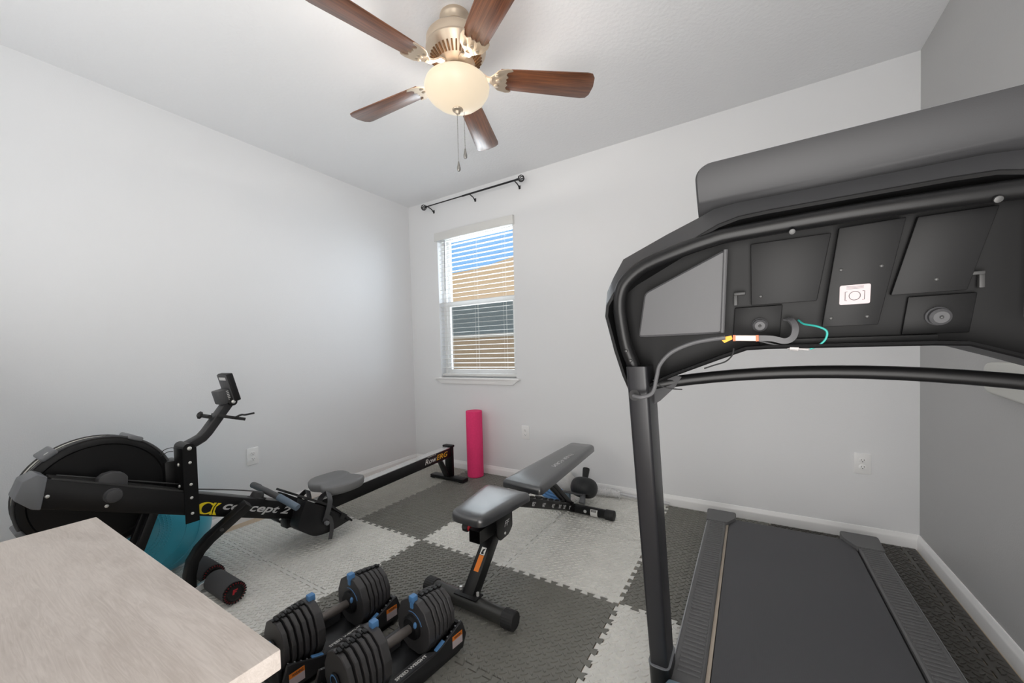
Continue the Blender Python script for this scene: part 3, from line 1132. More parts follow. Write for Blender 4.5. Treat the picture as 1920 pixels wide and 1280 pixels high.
MB().text('CONCEPT 2', (0.7805, -0.630, 0.286), ux, uy, 0.10, 0.007, 0.3).build('lettering', M['white'], row)
# rear leg
MB().box2((0.700, -0.325, 0.030), (0.786, -0.300, 0.318), 0.003).build('rear_leg', M['black'], row)
MB().box2((0.690, -0.345, 0.308), (0.792, -0.292, 0.328), 0.005).build('end_cap', M['black_pl'], row)
MB().beam((0.743, -0.450, 0.228), (0.743, -0.345, 0.030), 0.060, 0.016, (0, 1, 0), 0.002).build('leg_brace', M['black'], row)
MB().box2((0.547, -0.365, FZ + 0.004), (0.938, -0.290, FZ + 0.032), 0.004).box2((0.547, -0.365, FZ), (0.60, -0.29, FZ + 0.01), 0.002) \
    .box2((0.885, -0.365, FZ), (0.938, -0.29, FZ + 0.01), 0.002).build('rear_foot', M['black'], row)
MB().ball((0.782, -0.45, 0.214), 0.006, 10, (0.6, 1, 1)).build('bolt', M['screw'], row)
# seat: scooped pad with a notch behind
def seat_pt(u, v):
    """u across -1..1 (x), v along -1..1 (y, towards the rear)"""
    wv = 0.172 - 0.012 * max(0, v) - 0.006 * max(0, -v) ** 2
    x = u * wv
    y = v * 0.150
    y += 0.042 * math.exp(-(u / 0.30) ** 2) * (-1.0 if v > 0 else 0.7) * abs(v) ** 2
    z = 0.012 * abs(u) ** 2.2 + 0.014 * max(0, v) ** 2 - 0.007 * math.exp(-((abs(u) - 0.45) / 0.3) ** 2)
    return x, y, z


seg = 40
rings_t = []
for (s_, dz_) in ((0.02, 0.030), (0.35, 0.030), (0.65, 0.030), (0.88, 0.030), (0.96, 0.028), (1.0, 0.018), (0.985, -0.004), (0.93, -0.022), (0.5, -0.024)):
    ring = []
    for k in range(seg):
        t = 2 * PI * k / seg
        cu_, su_ = math.cos(t), math.sin(t)
        e = 0.62
        u = s_ * (abs(cu_) ** e) * (1 if cu_ >= 0 else -1)
        v = s_ * (abs(su_) ** e) * (1 if su_ >= 0 else -1)
        x, y, z = seat_pt(u, v)
        ring.append((0.715 + x, -1.428 + y, 0.305 + dz_ + (z if dz_ > 0 else z * 0.4)))
    rings_t.append(ring)
seat = MB().loft(rings_t).build('seat', M['seatgrey'], row, 60)
MB().box2((0.700, -1.47, 0.262), (0.782, -1.32, 0.288), 0.004).build('seat_carriage', M['silver'], seat)
# front legs and foot bar (partly behind the ball and the desk)
for x in (0.700, 0.785):
    MB().beam((x, -2.385, 0.480), (x, -2.548, 0.040), 0.022, 0.034, (0, 1, 0), 0.003).build('front_leg', M['black'], row)
MB().box2((0.560, -2.585, FZ + 0.004), (0.925, -2.520, FZ + 0.034), 0.004).box2((0.560, -2.585, FZ), (0.610, -2.520, FZ + 0.01)) \
    .box2((0.875, -2.585, FZ), (0.925, -2.52, FZ + 0.01)).build('front_foot', M['black'], row)
# footboards with straps
for sgn in (1, -1):
    x0 = RXC + sgn * 0.068
    x1 = RXC + sgn * 0.158
    xa, xb = min(x0, x1), max(x0, x1)
    side = rounded([(-1.745, 0.335), (-1.600, 0.232), (-1.520, 0.162), (-1.472, 0.108), (-1.530, 0.098), (-1.620, 0.088), (-1.705, 0.100), (-1.806, 0.185),
                    (-1.780, 0.250)], [0.012, 0.05, 0.02, 0.004, 0.02, 0.03, 0.03, 0.03, 0.03], 3)
    fb = MB().prism(side, xb - xa, YZ(xa), 0.004).build('footboard', M['black_pl'], row)
    MB().prism([(-1.755, 0.346), (-1.595, 0.242), (-1.455, 0.096), (-1.447, 0.104), (-1.588, 0.252), (-1.746, 0.356)], xb - xa + 0.010, YZ(xa - 0.005), 0.002) \
        .build('foot_plate', M['black_soft'], fb)
    xs = (xa + xb) / 2
    hz = 0.0 if sgn > 0 else -0.028
    pts = [(xa - 0.004, -1.625, 0.215), (xa - 0.004, -1.600, 0.280 + hz), (xa + 0.03, -1.585, 0.315 + hz), (xs, -1.580, 0.322 + hz), (xb - 0.03, -1.585, 0.312 + hz),
           (xb + 0.004, -1.600, 0.275 + hz), (xb + 0.006, -1.625, 0.205), (xb + 0.006, -1.640, 0.170)]
    MB().tube(pts, 0, sect=[(-0.018, -0.0015), (0.018, -0.0015), (0.018, 0.0015), (-0.018, 0.0015)], smooth=4, up=(-1, 0, 0)).build('strap', M['dkgrey'], fb)
    if sgn > 0:
        MB().tube([(xb + 0.010, -1.640, 0.205), (xb + 0.016, -1.612, 0.180), (xb + 0.016, -1.602, 0.120), (xb + 0.012, -1.615, 0.050)], 0,
                  sect=[(-0.012, -0.0015), (0.012, -0.0015), (0.012, 0.0015), (-0.012, 0.0015)], smooth=4, up=(1, 0, 0)).build('strap_tail', M['dkgrey'], fb)
        MB().cyl((xb, -1.632, 0.158), (xb + 0.022, -1.632, 0.158), 0.013, seg=16, bev=0.003).build('buckle_pin', M['grey'], fb)
        MB().ball((xb - 0.10, -1.845, 0.240), 0.006, 10).build('bolt', M['bolt'], fb)
    # heel cup
    mb = MB()
    hp_ = [(xs + 0.052 * math.cos(t), -1.535 + 0.060 * math.sin(t), 0.168 - 0.05 * math.sin(t)) for t in [PI * (0.02 + 0.96 * k / 16) for k in range(17)]]
    mb.tube(hp_, 0, sect=[(-0.002, -0.016), (0.002, -0.016), (0.002, 0.020), (-0.002, 0.020)], up=(0, 0.4, 1))
    mb.build('heel_cup', M['black_soft'], fb)
# handle resting by the footboards
hd = MB().tube([(0.505, -1.845, 0.392), (0.60, -1.868, 0.405), (0.68, -1.880, 0.408), (0.74, -1.885, 0.408), (0.80, -1.880, 0.398), (0.87, -1.862, 0.378), (0.965, -1.835, 0.338)],
               0.0165, 14, smooth=4).build('handle', M['dkgrey'], row)
MB().tube([(0.845, -1.870, 0.387), (0.90, -1.855, 0.366), (0.968, -1.834, 0.337)], [0.0185] * 9, 14, smooth=4).build('grip', mat('grip_blue_reflection', S(96, 112, 128), 0.45), hd)  # bluish light reflection is put into this grip's colour
MB().tube([(0.500, -1.844, 0.391), (0.56, -1.858, 0.400), (0.63, -1.872, 0.406)], [0.0185] * 9, 14, smooth=4).build('grip', M['dkgrey'], hd)
MB().lathe([(0, 0), (0.045, 0), (0.047, 0.006), (0.034, 0.010), (0.030, 0.030), (0.024, 0.036), (0, 0.036)], (0.755, -1.945, 0.388), (0, 0.35, 1), 24).build('handle_hook', M['black_soft'], row)

# ================================================================ TEAL EXERCISE BALL
BR = 0.245
bc = Vector((0.332, -2.262, FZ + BR))
mb = MB()
mb.ball(bc, BR, 64)
axis = Vector((0.72, -0.62, 0.30)).normalized()
a1 = axis.orthogonal().normalized()
a2 = axis.cross(a1)
for th in (0.20, 0.50, 0.56, 0.62, 0.68, 0.95, 1.25):
    pts = [bc + (axis * math.cos(th) + (a1 * math.cos(t) + a2 * math.sin(t)) * math.sin(th)) * (BR + 0.0002) for t in [2 * PI * k / 72 for k in range(72)]]
    if 0.5 <= th < 0.7:
        for p in pts:
            mb.ball(p, 0.0035, 6)
    else:
        mb.tube(pts, 0.0022, 6, closed=True)
tag(mb.build('exercise_ball', M['ball'], None, 60), 'large teal inflated exercise ball on the floor beneath the rowing machine', 'exercise ball')

# ================================================================ LEG HOLD-DOWN ATTACHMENT
la = thing('leg_hold_attachment', 'bent black steel tube with two dark foam rollers beside the teal ball', 'bench attachment', (0.80, -2.22, FZ))
sq = rrect(0.046, 0.046, 0.005, 2)
MB().tube([(0.760, -2.262, FZ + 0.006), (0.768, -2.262, 0.12), (0.775, -2.250, 0.185), (0.785, -2.222, 0.235), (0.800, -2.185, 0.278), (0.868, -2.035, 0.412)], 0,
          sect=sq, up=(0, -1, 0)).build('bent_tube', M['black'], la)
MB().cyl((0.846, -2.150, 0.318), (0.858, -2.151, 0.318), 0.008, seg=14).build('bolt', M['screw'], la)
MB().cyl((0.560, -2.160, 0.0635), (1.010, -2.178, 0.0635), 0.0125, seg=16).build('cross_rod', M['silver'], la)
MB().beam((0.772, -2.262, 0.035), (0.778, -2.165, 0.060), 0.030, 0.030, bev=0.003).build('tube_foot', M['silver'], la)
z = 0.0635
for (xa, xb, y) in ((0.575, 0.748, -2.158), (0.815, 1.018, -2.175)):
    fo = MB().cyl((xa, y, z), (xb, y, z), 0.0505, seg=40, bev=0.006).build('foam_pad', M['foam'], la)
    mb = MB().lathe([(0, 0), (0.046, 0), (0.046, 0.008), (0.034, 0.012), (0.030, 0.008), (0, 0.008)], (xb - 0.002, y, z), (1, 0, 0), 32)
    for k in range(24):
        t = 2 * PI * k / 24
        d = Vector((0, math.cos(t), math.sin(t)))
        mb.beam(Vector((xb + 0.006, y, z)) + d * 0.032, Vector((xb + 0.002, y, z)) + d * 0.049, 0.006, 0.012, (1, 0, 0))
    cp_ = mb.build('end_cap', M['black'], fo)
    mb = MB()
    for k in range(24):
        t = 2 * PI * (k + 0.5) / 24
        d = Vector((0, math.cos(t), math.sin(t)))
        mb.beam(Vector((xb + 0.0065, y, z)) + d * 0.036, Vector((xb + 0.0055, y, z)) + d * 0.045, 0.003, 0.004, (1, 0, 0))
    mb.flat([(-0.011, -0.006), (-0.003, -0.006), (-0.001, 0.002), (0.007, 0.002), (0.008, 0.007), (0.0, 0.007), (0.001, 0.010), (0.011, 0.010), (0.013, 0.016), (-0.007, 0.016)],
            (xb + 0.0065, y, z), (0, 1, 0), (0, 0, 1), 0.001)
    mb.build('emblem', M['red'], fo)

# ================================================================ PINK FOAM ROLLER
tag(MB().lathe([(0, FZ), (0.072, FZ), (0.076, FZ + 0.005), (0.076, 0.621), (0.072, 0.626), (0, 0.626)], (0.905, -0.135, 0), seg=48)
    .build('foam_roller', M['pink']), 'tall bright pink foam roller standing upright against the back wall', 'foam roller')

# ================================================================ WEIGHT BENCH
be = thing('weight_bench', 'black padded adjustable weight bench in the middle of the foam floor', 'weight bench', (2.02, -1.0, FZ))
# front foot
fz = FZ + 0.038
ft = MB().cyl((1.815, -1.655, fz), (2.225, -1.668, fz), 0.034, seg=32).build('front_foot', M['dkgrey'] if False else mat('bench_steel', S(52, 52, 50), 0.35), be)
for (x0, x1, y) in ((1.762, 1.822, -1.6535), (2.215, 2.272, -1.669)):
    mb = MB()
    pr = []
    mb.lathe([(0, 0), (0.034, 0), (0.0375, 0.004), (0.0375, abs(x1 - x0) - 0.003), (0.034, abs(x1 - x0)), (0, abs(x1 - x0))], (x0, y, fz), (1, 0, 0), 48, (0.036, 0.018))
    mb.build('end_cap', M['black_soft'], ft)
MB().box((2.020, -1.662, fz + 0.034), (0.125, 0.058, 0.006), None, 0.002).build('foot_bracket', M['black'], ft)
for x in (1.972, 2.068):
    MB().cyl((x, -1.655, fz + 0.034), (x, -1.655, fz + 0.052), 0.007, seg=8).build('bolt', M['bolt'], ft)
# post
MB().beam((2.020, -1.652, 0.066), (2.020, -1.355, 0.390), 0.060, 0.056, (0, -0.737, 0.676), 0.003).build('front_post', M['black'], be)
d = Vector((0, 0.297, 0.324)).normalized()
n = Vector((0, -0.324, 0.297)).normalized()
pm = Vector((2.022, -1.652, 0.066)) + n * 0.0282
MB().flat([(-0.013, 0.100), (0.013, 0.100), (0.013, 0.172), (-0.013, 0.172)], pm, (1, 0, 0), d, 0.0008).build('warning_label', M['orange'], be)
MB().flat([(-0.013, 0.174), (0.013, 0.174), (0.013, 0.208), (-0.013, 0.208)], pm, (1, 0, 0), d, 0.0008) \
    .build('symbol_label', M['white'], be)
MB().flat([(-0.009, 0.177), (0.009, 0.177), (0.003, 0.189), (0.010, 0.204), (-0.004, 0.198)], pm + n * 0.0009, (1, 0, 0), d, 0.0005).build('symbol', M['black'], be)
# accessory socket: open square tube
mb = MB()
for (a, b) in (((1.985, -1.600, 0.288), (2.047, -1.40, 0.292)), ((1.985, -1.600, 0.344), (2.047, -1.40, 0.348)), ((1.985, -1.600, 0.288), (1.989, -1.40, 0.348)),
               ((2.043, -1.600, 0.288), (2.047, -1.40, 0.348))):
    mb.box2(a, b)
mb.build('accessory_socket', M['black'], be)
kn = MB().lathe([(0, 0), (0.020, 0.002), (0.024, 0.010), (0.024, 0.028), (0.018, 0.034), (0, 0.034)], (1.945, -1.545, 0.325), (-1, 0, 0), 20, (0.018, 0.06)).build('knob', M['black_soft'], be)
MB().cyl((1.945, -1.545, 0.325), (1.958, -1.545, 0.325), 0.018, seg=20).cyl((1.955, -1.545, 0.325), (1.988, -1.545, 0.325), 0.008, seg=12).build('collar', M['red'], kn)
# side plate with emblem
sp = [(-1.505, 0.385), (-1.365, 0.385), (-1.365, 0.290), (-1.400, 0.262), (-1.478, 0.258), (-1.505, 0.290)]
pl_ = MB().prism(rounded(sp, 0.012, 3), 0.006, YZ(2.072), 0.001).build('side_plate', M['black'], be)
MB().prism(rounded(sp, 0.012, 3), 0.006, YZ(1.962), 0.001).build('side_plate', M['black'], be)
MB().text('FF', (2.0785, -1.440, 0.312), (0, 1, 0), (0, 0, 1), 0.045, 0.026, 0.4).build('emblem', M['lightprint'], pl_)
MB().ball((2.078, -1.435, 0.280), 0.007, 10, (0.6, 1, 1)).build('bolt', M['bolt'], pl_)
MB().box2((1.985, -1.60, 0.372), (2.055, -1.28, 0.394), 0.003).build('seat_frame', M['black'], be)


def pad(pts, z0, z1, r, e0=0.012, tilt=0.0, y0=0):
    """cushion from a plan outline (x, y): rounded top edge"""
    poly = rounded(pts, r, 5)
    n_ = len(poly)
    cx = sum(p[0] for p in poly) / n_
    cy = sum(p[1] for p in poly) / n_

    def ins(d):
        out = []
        for i in range(n_):
            a, b, c_ = Vector(poly[i - 1]), Vector(poly[i]), Vector(poly[(i + 1) % n_])
            t1 = (c_ - a)
            nn = Vector((-t1.y, t1.x))
            if nn.length > 1e-9:
                nn.normalize()
            v = b + nn * d
            out.append((v.x, v.y))
        return out
    rings = []
    h = z1 - z0
    for (d, zz) in ((0.010, 0.0), (0.0, 0.004), (-0.0, h - 0.024), (0.002, h - 0.014), (0.008, h - 0.005), (0.018, h), (-0.80, h + 0.003), (-0.4, h + 0.004), (-0.02, h + 0.004)):
        if d < -0.001:
            q0 = ins(0.018)
            q = [(cx + (p[0] - cx) * -d, cy + (p[1] - cy) * -d) for p in q0]
        else:
            q = ins(d)
        rings.append([(p[0], p[1], z0 + zz + tilt * (p[1] - y0)) for p in q])
    return MB().loft(rings)


seat_out = [(1.915, -1.660), (2.105, -1.665), (2.140, -1.270), (1.845, -1.258)]
pad(seat_out, 0.394, 0.440, [0.05, 0.05, 0.03, 0.05]).build('seat', M['leather'], be, 50)
bt = 0.040
back_out = [(1.885, -1.172), (2.155, -1.195), (2.142, -0.300), (1.947, -0.300)]
pad(back_out, 0.392, 0.438, [0.03, 0.03, 0.04, 0.04], tilt=bt, y0=-1.19).build('back_pad', M['leather'], be, 50)
MB().text('FINER FORM', (2.065, -0.595, 0.4425 + bt * 0.6), (-0.03, -1, -bt), (1, 0, 0), 0.27, 0.030, 0.0).build('lettering', M['lightprint'], be)
# back pad frame, ladder and prop
MB().box2((1.985, -1.17, 0.372), (2.055, -0.45, 0.392), 0.003).build('back_frame', M['black'], be)
MB().beam((2.020, -1.300, 0.385), (2.020, -0.475, 0.052), 0.056, 0.052, (0, 0.4, 1), 0.003).build('ladder_beam', M['black'], be)
lad = Vector((0, 0.825, -0.333)).normalized()
lun = Vector((0, 0.333, 0.825)).normalized()
for (y, z, s_) in ((-1.085, 0.298, '85'), (-0.960, 0.248, '60'), (-0.835, 0.197, '45'), (-0.735, 0.157, '30'), (-0.665, 0.129, '20'), (-0.570, 0.090, '0')):
    MB().text(s_ + '\u00b0', Vector((2.0485, y - 0.022, z - 0.008)), lad, lun, None, 0.025, 0.0, bold=0.015).build('angle_mark', M['lightprint'], be)
mb = MB()
for k in range(7):
    y = -1.12 + k * 0.085
    z = 0.312 - (y + 1.12) * 0.4036 + 0.030
    for x in (2.000, 2.040):
        mb.beam((x, y, z), (x, y + 0.04, z - 0.016), 0.006, 0.018, (0, 0.4, 1))
mb.build('ladder_teeth', M['black'], be)
MB().beam((1.995, -0.900, 0.398), (1.995, -0.545, 0.105), 0.012, 0.030, (0, 0.6, 0.6), 0.002).beam((2.045, -0.900, 0.398), (2.045, -0.545, 0.105), 0.012, 0.030, (0, 0.6, 0.6), 0.002) \
    .cyl((1.985, -0.545, 0.108), (2.06, -0.545, 0.108), 0.012, seg=14).build('prop_strut', M['black'], be)
rf = MB().cyl((1.770, -0.470, FZ + 0.034), (2.275, -0.470, FZ + 0.034), 0.030, seg=28).build('rear_foot', M['black'], be)
for (a, b) in ((1.722, 1.780), (2.265, 2.325)):
    MB().cyl((a, -0.470, FZ + 0.034), (b, -0.470, FZ + 0.034), 0.034, seg=28, bev=0.003).build('end_cap', M['black_soft'], rf)
lb = MB()
for k in range(6):
    a = math.radians(-70 + k * 20)
    a2_ = math.radians(-70 + (k + 1) * 20)
    c = Vector((0, -0.470, FZ + 0.034))
    p = [c + Vector((0, -math.cos(t) * 0.0306, math.sin(t) * 0.0306)) for t in (a, a2_)]
    q = (p[1] - p[0])
    lb.flat([(0, 0), (0.050, 0), (0.050, q.length), (0, q.length)], Vector((2.165, p[0].y, p[0].z)), (1, 0, 0), q, 0.0006)
lb.build('paper_label', M['white'], rf)
mb = MB()
for k in range(9):
    mb.box((2.172 + k * 0.0042, -0.4975, FZ + 0.050), (0.0018 if k % 2 else 0.003, 0.001, 0.016), Matrix.Rotation(math.radians(-30), 3, 'X'))
mb.build('barcode', M['slot'], rf)
MB().flat(circ(0.011, 18), Vector((2.128, -0.5006, FZ + 0.038)), (1, 0, 0), (0, 0, 1), 0.0006).build('emblem', M['lightprint'], rf)

# ================================================================ ITEMS BEHIND THE BENCH
aw = thing('ab_wheel', 'black rubber ab wheel with upright handle near the back wall', 'exercise wheel', (2.0, -0.20, FZ))
ac = Vector((2.030, -0.262, 0.124))
ax = Vector((-0.08, 0.58, 0.80)).normalized()
tyre = [(0.040, -0.030)] + [(0.060 + 0.042 * math.cos(t), 0.062 * math.sin(t)) for t in [-2.2 + 4.4 * k / 20 for k in range(21)]] + [(0.040, 0.030), (0.040, -0.030)]
ty = MB().lathe(tyre, ac, ax, 48).build('tyre', mat('tyre_rubber', S(40, 42, 44), 0.5, bump=(120, 0.5, 0.003)), aw)
MB().cyl(ac - ax * 0.034, ac + ax * 0.034, 0.044, seg=28).build('hub', M['black_pl'], aw)
MB().lathe([(0, 0.03), (0.015, 0.03), (0.018, 0.060), (0.023, 0.090), (0.027, 0.138), (0.026, 0.150), (0, 0.152)], ac, ax, 20).build('handle', M['black_soft'], aw)
MB().lathe([(0, 0.03), (0.014, 0.03), (0.019, 0.06), (0.024, 0.118), (0, 0.120)], ac, -ax, 20).build('handle', M['grey'], aw)

pb = thing('push_up_block', 'grey blue block with a thin dark plate on top beside the ab wheel', 'exercise block', (1.94, -0.33, FZ))
MB().box((1.925, -0.375, FZ + 0.050), (0.075, 0.055, 0.100), Matrix.Rotation(0.25, 3, 'Z'), 0.006).build('block', mat('block_bluegrey', S(120, 138, 152), 0.5), pb)
MB().box((1.965, -0.385, FZ + 0.1045), (0.205, 0.030, 0.008), Matrix.Rotation(-0.02, 3, 'Z'), 0.003).build('plate', M['dkgrey'], pb)

mb = MB()
for k in range(3):
    cx, cy, r = 1.785 + 0.008 * k, -0.31 + 0.006 * k, 0.070 - 0.006 * k
    pts = [(cx + r * math.cos(t) * 1.15, cy + r * 0.6 * math.sin(t), FZ + 0.021 + 0.018 * k + 0.008 * math.sin(2 * t)) for t in [2 * PI * i / 24 for i in range(24)]]
    mb.tube(pts, 0.012, 8, closed=True)
tag(mb.build('resistance_band', M['blue']), 'coiled blue resistance band on the floor behind the bench prop', 'resistance band')

mb = MB()
t_ = bmesh.new()
bmesh.ops.create_icosphere(t_, subdivisions=4, radius=0.088)
for v in t_.verts:
    nv = mnoise.noise(v.co * 22)
    v.co *= 1 + 0.10 * nv
    v.co.z *= 1.05 if v.co.z > 0 else 0.95
    v.co.y *= 0.75
    v.co.z = max(v.co.z, -0.080)
mb._merge(t_, Matrix.Translation((1.800, -0.105, FZ + 0.080)))
tag(mb.build('fabric_bag', M['bag'], None, 60), 'crumpled off white bag against the back wall behind the bench', 'bag')

du = thing('duster', 'fluffy pale grey duster lying along the back wall baseboard', 'duster', (2.15, -0.055, FZ))
mb = MB()
mb.cyl((2.060, -0.075, 0.050), (2.245, -0.060, 0.046), 0.024, seg=20)
for k in range(420):
    t = random.random()
    a = random.random() * 2 * PI
    p = Vector((2.055 + 0.195 * t, -0.075 + 0.015 * t, 0.050 - 0.004 * t))
    d = Vector((random.uniform(-0.3, 0.3), math.cos(a), math.sin(a))).normalized()
    l = random.uniform(0.026, 0.036)
    e = p + d * l
    if e.z < FZ + 0.002 or e.y > -0.016:
        continue
    mb.tube([p + d * 0.016, e], [0.0042, 0.003], 5)
mb.build('fluffy_head', M['duster'], du)
MB().cyl((2.240, -0.060, 0.046), (2.60, -0.045, 0.030), 0.011, seg=16).build('handle', M['grey'] if False else mat('duster_handle', S(205, 205, 208), 0.4), du)

# ================================================================ DUMBBELLS IN TRAYS
def make_tray():
    root = thing('dumbbell_tray', '', 'dumbbell tray', (0, 0, FZ), 0, 'adjustable dumbbell trays')
    L, Wd = 0.245, 0.106

    def side_top(y):
        t = abs(y) / L
        return 0.064 + 0.046 * min(1, max(0, (t - 0.38) / 0.5)) ** 1.2
    mb = MB()
    ys = [-L + 2 * L * k / 24 for k in range(25)]
    # base slab, boat-shaped: narrower under the ends
    base = rounded([(-Wd - 0.01, -L + 0.03), (-Wd + 0.03, -L), (Wd - 0.03, -L), (Wd + 0.01, -L + 0.03), (Wd + 0.01, L - 0.03), (Wd - 0.03, L),
                    (-Wd + 0.03, L), (-Wd - 0.01, L - 0.03)], 0.015, 3)
    mb.prism(base, 0.022, None, 0.003)
    # end walls
    for s in (-1, 1):
        mb.box((0, s * (L - 0.010), 0.050), (2 * Wd - 0.05, 0.014, 0.075), None, 0.003)
    mb.build('base', M['tray'], root, local=True)
    for s in (-1, 1):
        prof = [(y, side_top(y)) for y in ys]
        outl = [(-L + 0.02, 0.004)] + [(-L, 0.05)] + prof[1:-1] + [(L, 0.05)] + [(L - 0.02, 0.004)]
        x0 = s * (Wd + 0.004)
        sd = MB().prism(outl, 0.012, plane((x0 - 0.006, 0, 0), (0, 1, 0), (0, 0, 1)), 0.002).build('side_wall', M['tray'], root, local=True)
        # sloped ledge in the middle carrying the lettering
        led = MB()
        led.loft([[(s * (Wd + 0.003), -0.100, 0.0655), (s * (Wd + 0.003), 0.100, 0.0655), (s * (Wd + 0.003), 0.100, 0.030), (s * (Wd + 0.003), -0.100, 0.030)],
                  [(s * (Wd - 0.036), -0.070, 0.060), (s * (Wd - 0.036), 0.070, 0.060), (s * (Wd - 0.036), 0.070, 0.024), (s * (Wd - 0.036), -0.070, 0.024)]])
        lo = led.build('ledge', M['traytop'], root, 20, local=True)
        upv = Vector((-s * 0.039, 0, -0.0055)).normalized()
        tx = Vector((0, s, 0))
        oo = Vector((s * (Wd - 0.009), -s * 0.066, 0.0655 - 0.0055 * 12 / 39 + 0.0006))
        MB().text('SPEED WEIGHT', oo, tx, upv, 0.132, 0.0150, 0.0, bold=0.02).build('lettering', M['white'], lo, local=True)
        # blue catches by the weights
        for e in (-1, 1):
            MB().box((s * (Wd - 0.004), e * 0.118, 0.0715), (0.016, 0.044, 0.006), Matrix.Rotation(e * 0.35, 3, 'X'), 0.002).build('blue_catch', M['blue'], root, local=True)
            yl = e * 0.196
            c = Vector((s * (Wd + 0.010), yl, 0.054))
            ux_ = Vector((0, s, 0))
            MB().flat([(-0.026, -0.022), (0.026, -0.022), (0.026, 0.007), (-0.026, 0.007)], c, ux_, (0, 0, 1), 0.0008).build('warning_label', M['sticker'], root, local=True)
            MB().flat([(-0.026, 0.007), (0.026, 0.007), (0.026, 0.024), (-0.026, 0.024)], c, ux_, (0, 0, 1), 0.0009).build('label_header', M['orange'], root, local=True)
            MB().text('WARNING', c + ux_ * -0.017 + Vector((s * 0.0009, 0, 0.010)), ux_, (0, 0, 1), 0.038, 0.010, bold=0.02, ext=0.0004) \
                .build('lettering', M['slot'], root, local=True)
    # weight scale marks on the rims
    for s in (-1, 1):
        mb = MB()
        for e in (-1, 1):
            for k in range(4):
                y = e * (0.155 + k * 0.021)
                mb.box((s * (Wd - 0.001), y, side_top(y) + 0.0005), (0.006, 0.005, 0.0012), Matrix.Rotation(e * 0.42, 3, 'X'))
        mb.build('scale_marks', M['grey'], root, local=True)
    return root


def plate_outline(sc):
    p = [(0.029, 0.099), (0.070, 0.074), (0.094, 0.022), (0.093, -0.030), (0.066, -0.078), (0.030, -0.096)]
    p = [(x * sc, y * sc) for x, y in p]
    return p + [(-x, y) for x, y in reversed(p)]


def make_dumbbell():
    """axis along y, centre of the handle at z = 0.122 above the tray"""
    root = thing('adjustable_dumbbell', '', 'dumbbell', (0, 0, FZ + 0.022), 0, 'adjustable dumbbells')
    ZC = 0.104
    hnd = MB().lathe([(0, -0.075), (0.015, -0.075), (0.0165, -0.045), (0.0185, 0.0), (0.0165, 0.045), (0.015, 0.075), (0, 0.075)], (0, 0, ZC), (0, 1, 0), 28) \
        .build('handle', M['handle'], root, local=True)
    for s in (-1, 1):
        hub = MB().lathe([(0, 0.062), (0.036, 0.062), (0.044, 0.068), (0.046, 0.082), (0, 0.082)], (0, 0, ZC), (0, s, 0), 36) \
            .build('hub_ring', M['black_pl'], root, local=True)
        pts = [(0.056 * math.cos(t), s * 0.0772, ZC + 0.056 * math.sin(t)) for t in [PI * (0.12 + 0.5 * k / 18) for k in range(19)]]
        MB().tube(pts, 0.0012, 6).build('mark_line', M['blue'], hub, local=True)
        MB().ball((0.030, s * 0.066, ZC + 0.022), 0.011, 16, (0.7, 0.6, 1.2)).build('lock_button', M['blue'], hub, local=True)
        # stack of six plates, the innermost thick, sizes easing outwards
        y = 0.078
        specs = [(0.030, 1.0), (0.0150, 0.99), (0.0150, 0.975), (0.0150, 0.95), (0.0150, 0.92), (0.018, 0.87)]
        for q, (th, sc) in enumerate(specs):
            m = plane((0, s * y, ZC), (s, 0, 0), (0, 0, 1))
            # plane normal is along -y for s=+1, so shift to keep the plate outside y
            m = plane((0, s * (y + th), ZC), (s, 0, 0), (0, 0, 1))
            MB().prism(plate_outline(sc), th, m, 0.0025, 1).build('weight_plate', M['plate'], root, 20, local=True)
            y += th + 0.0065
        # blue selector clip on the inner top edge and chain of tabs outwards
        MB().box((0, s * 0.084, ZC + 0.105), (0.026, 0.026, 0.026), None, 0.004).box((0, s * 0.078, ZC + 0.086), (0.016, 0.012, 0.030), None, 0.003) \
            .build('selector_clip', M['blue'], root, local=True)
        mb = MB()
        y = 0.112
        for q in range(5):
            mb.box((0, s * (y + 0.008), ZC + 0.1015 - 0.0025 * q), (0.024, 0.012, 0.007), None, 0.002)
            mb.box((0, s * (y + 0.017), ZC + 0.1000 - 0.0025 * q), (0.010, 0.010, 0.005), None, 0.001)
            y += 0.022
        mb.build('connector_chain', M['black'], root, local=True)
        MB().cyl((0, s * 0.222, ZC), (0, s * 0.228, ZC), 0.026, seg=24, bev=0.002).build('end_cap', M['black_pl'], root, local=True)
        MB().lathe([(0.020, 0.2282), (0.024, 0.2290), (0.020, 0.2298)], (0, 0, ZC), (0, s, 0), 24).build('end_ring', M['blue'], root, local=True)
    return root


D1, A1 = (1.664, -2.090, 0), math.radians(-4)
D2, A2 = (2.003, -2.065, 0), math.radians(-6)
tr = make_tray()
tr.location = (D1[0], D1[1], FZ)
tr.rotation_euler = (0, 0, A1)
tr['label'] = 'black dumbbell tray beside the desk corner'
copy_thing(tr, (D2[0], D2[1], FZ), A2, 'black dumbbell tray beside the bench front foot')
db = make_dumbbell()
db.location = (D1[0], D1[1], FZ + 0.022)
db.rotation_euler = (0, 0, A1)
db['label'] = 'black adjustable dumbbell in the tray beside the desk corner'
copy_thing(db, (D2[0], D2[1], FZ + 0.022), A2, 'black adjustable dumbbell in the tray beside the bench front foot')

# ================================================================ TREADMILL
TX = 3.2695
tm = thing('treadmill', 'large dark grey treadmill with open console back facing the room', 'treadmill', (TX, -1.2, FZ))


def mx(p):
    return (2 * TX - p[0],) + tuple(p[1:])


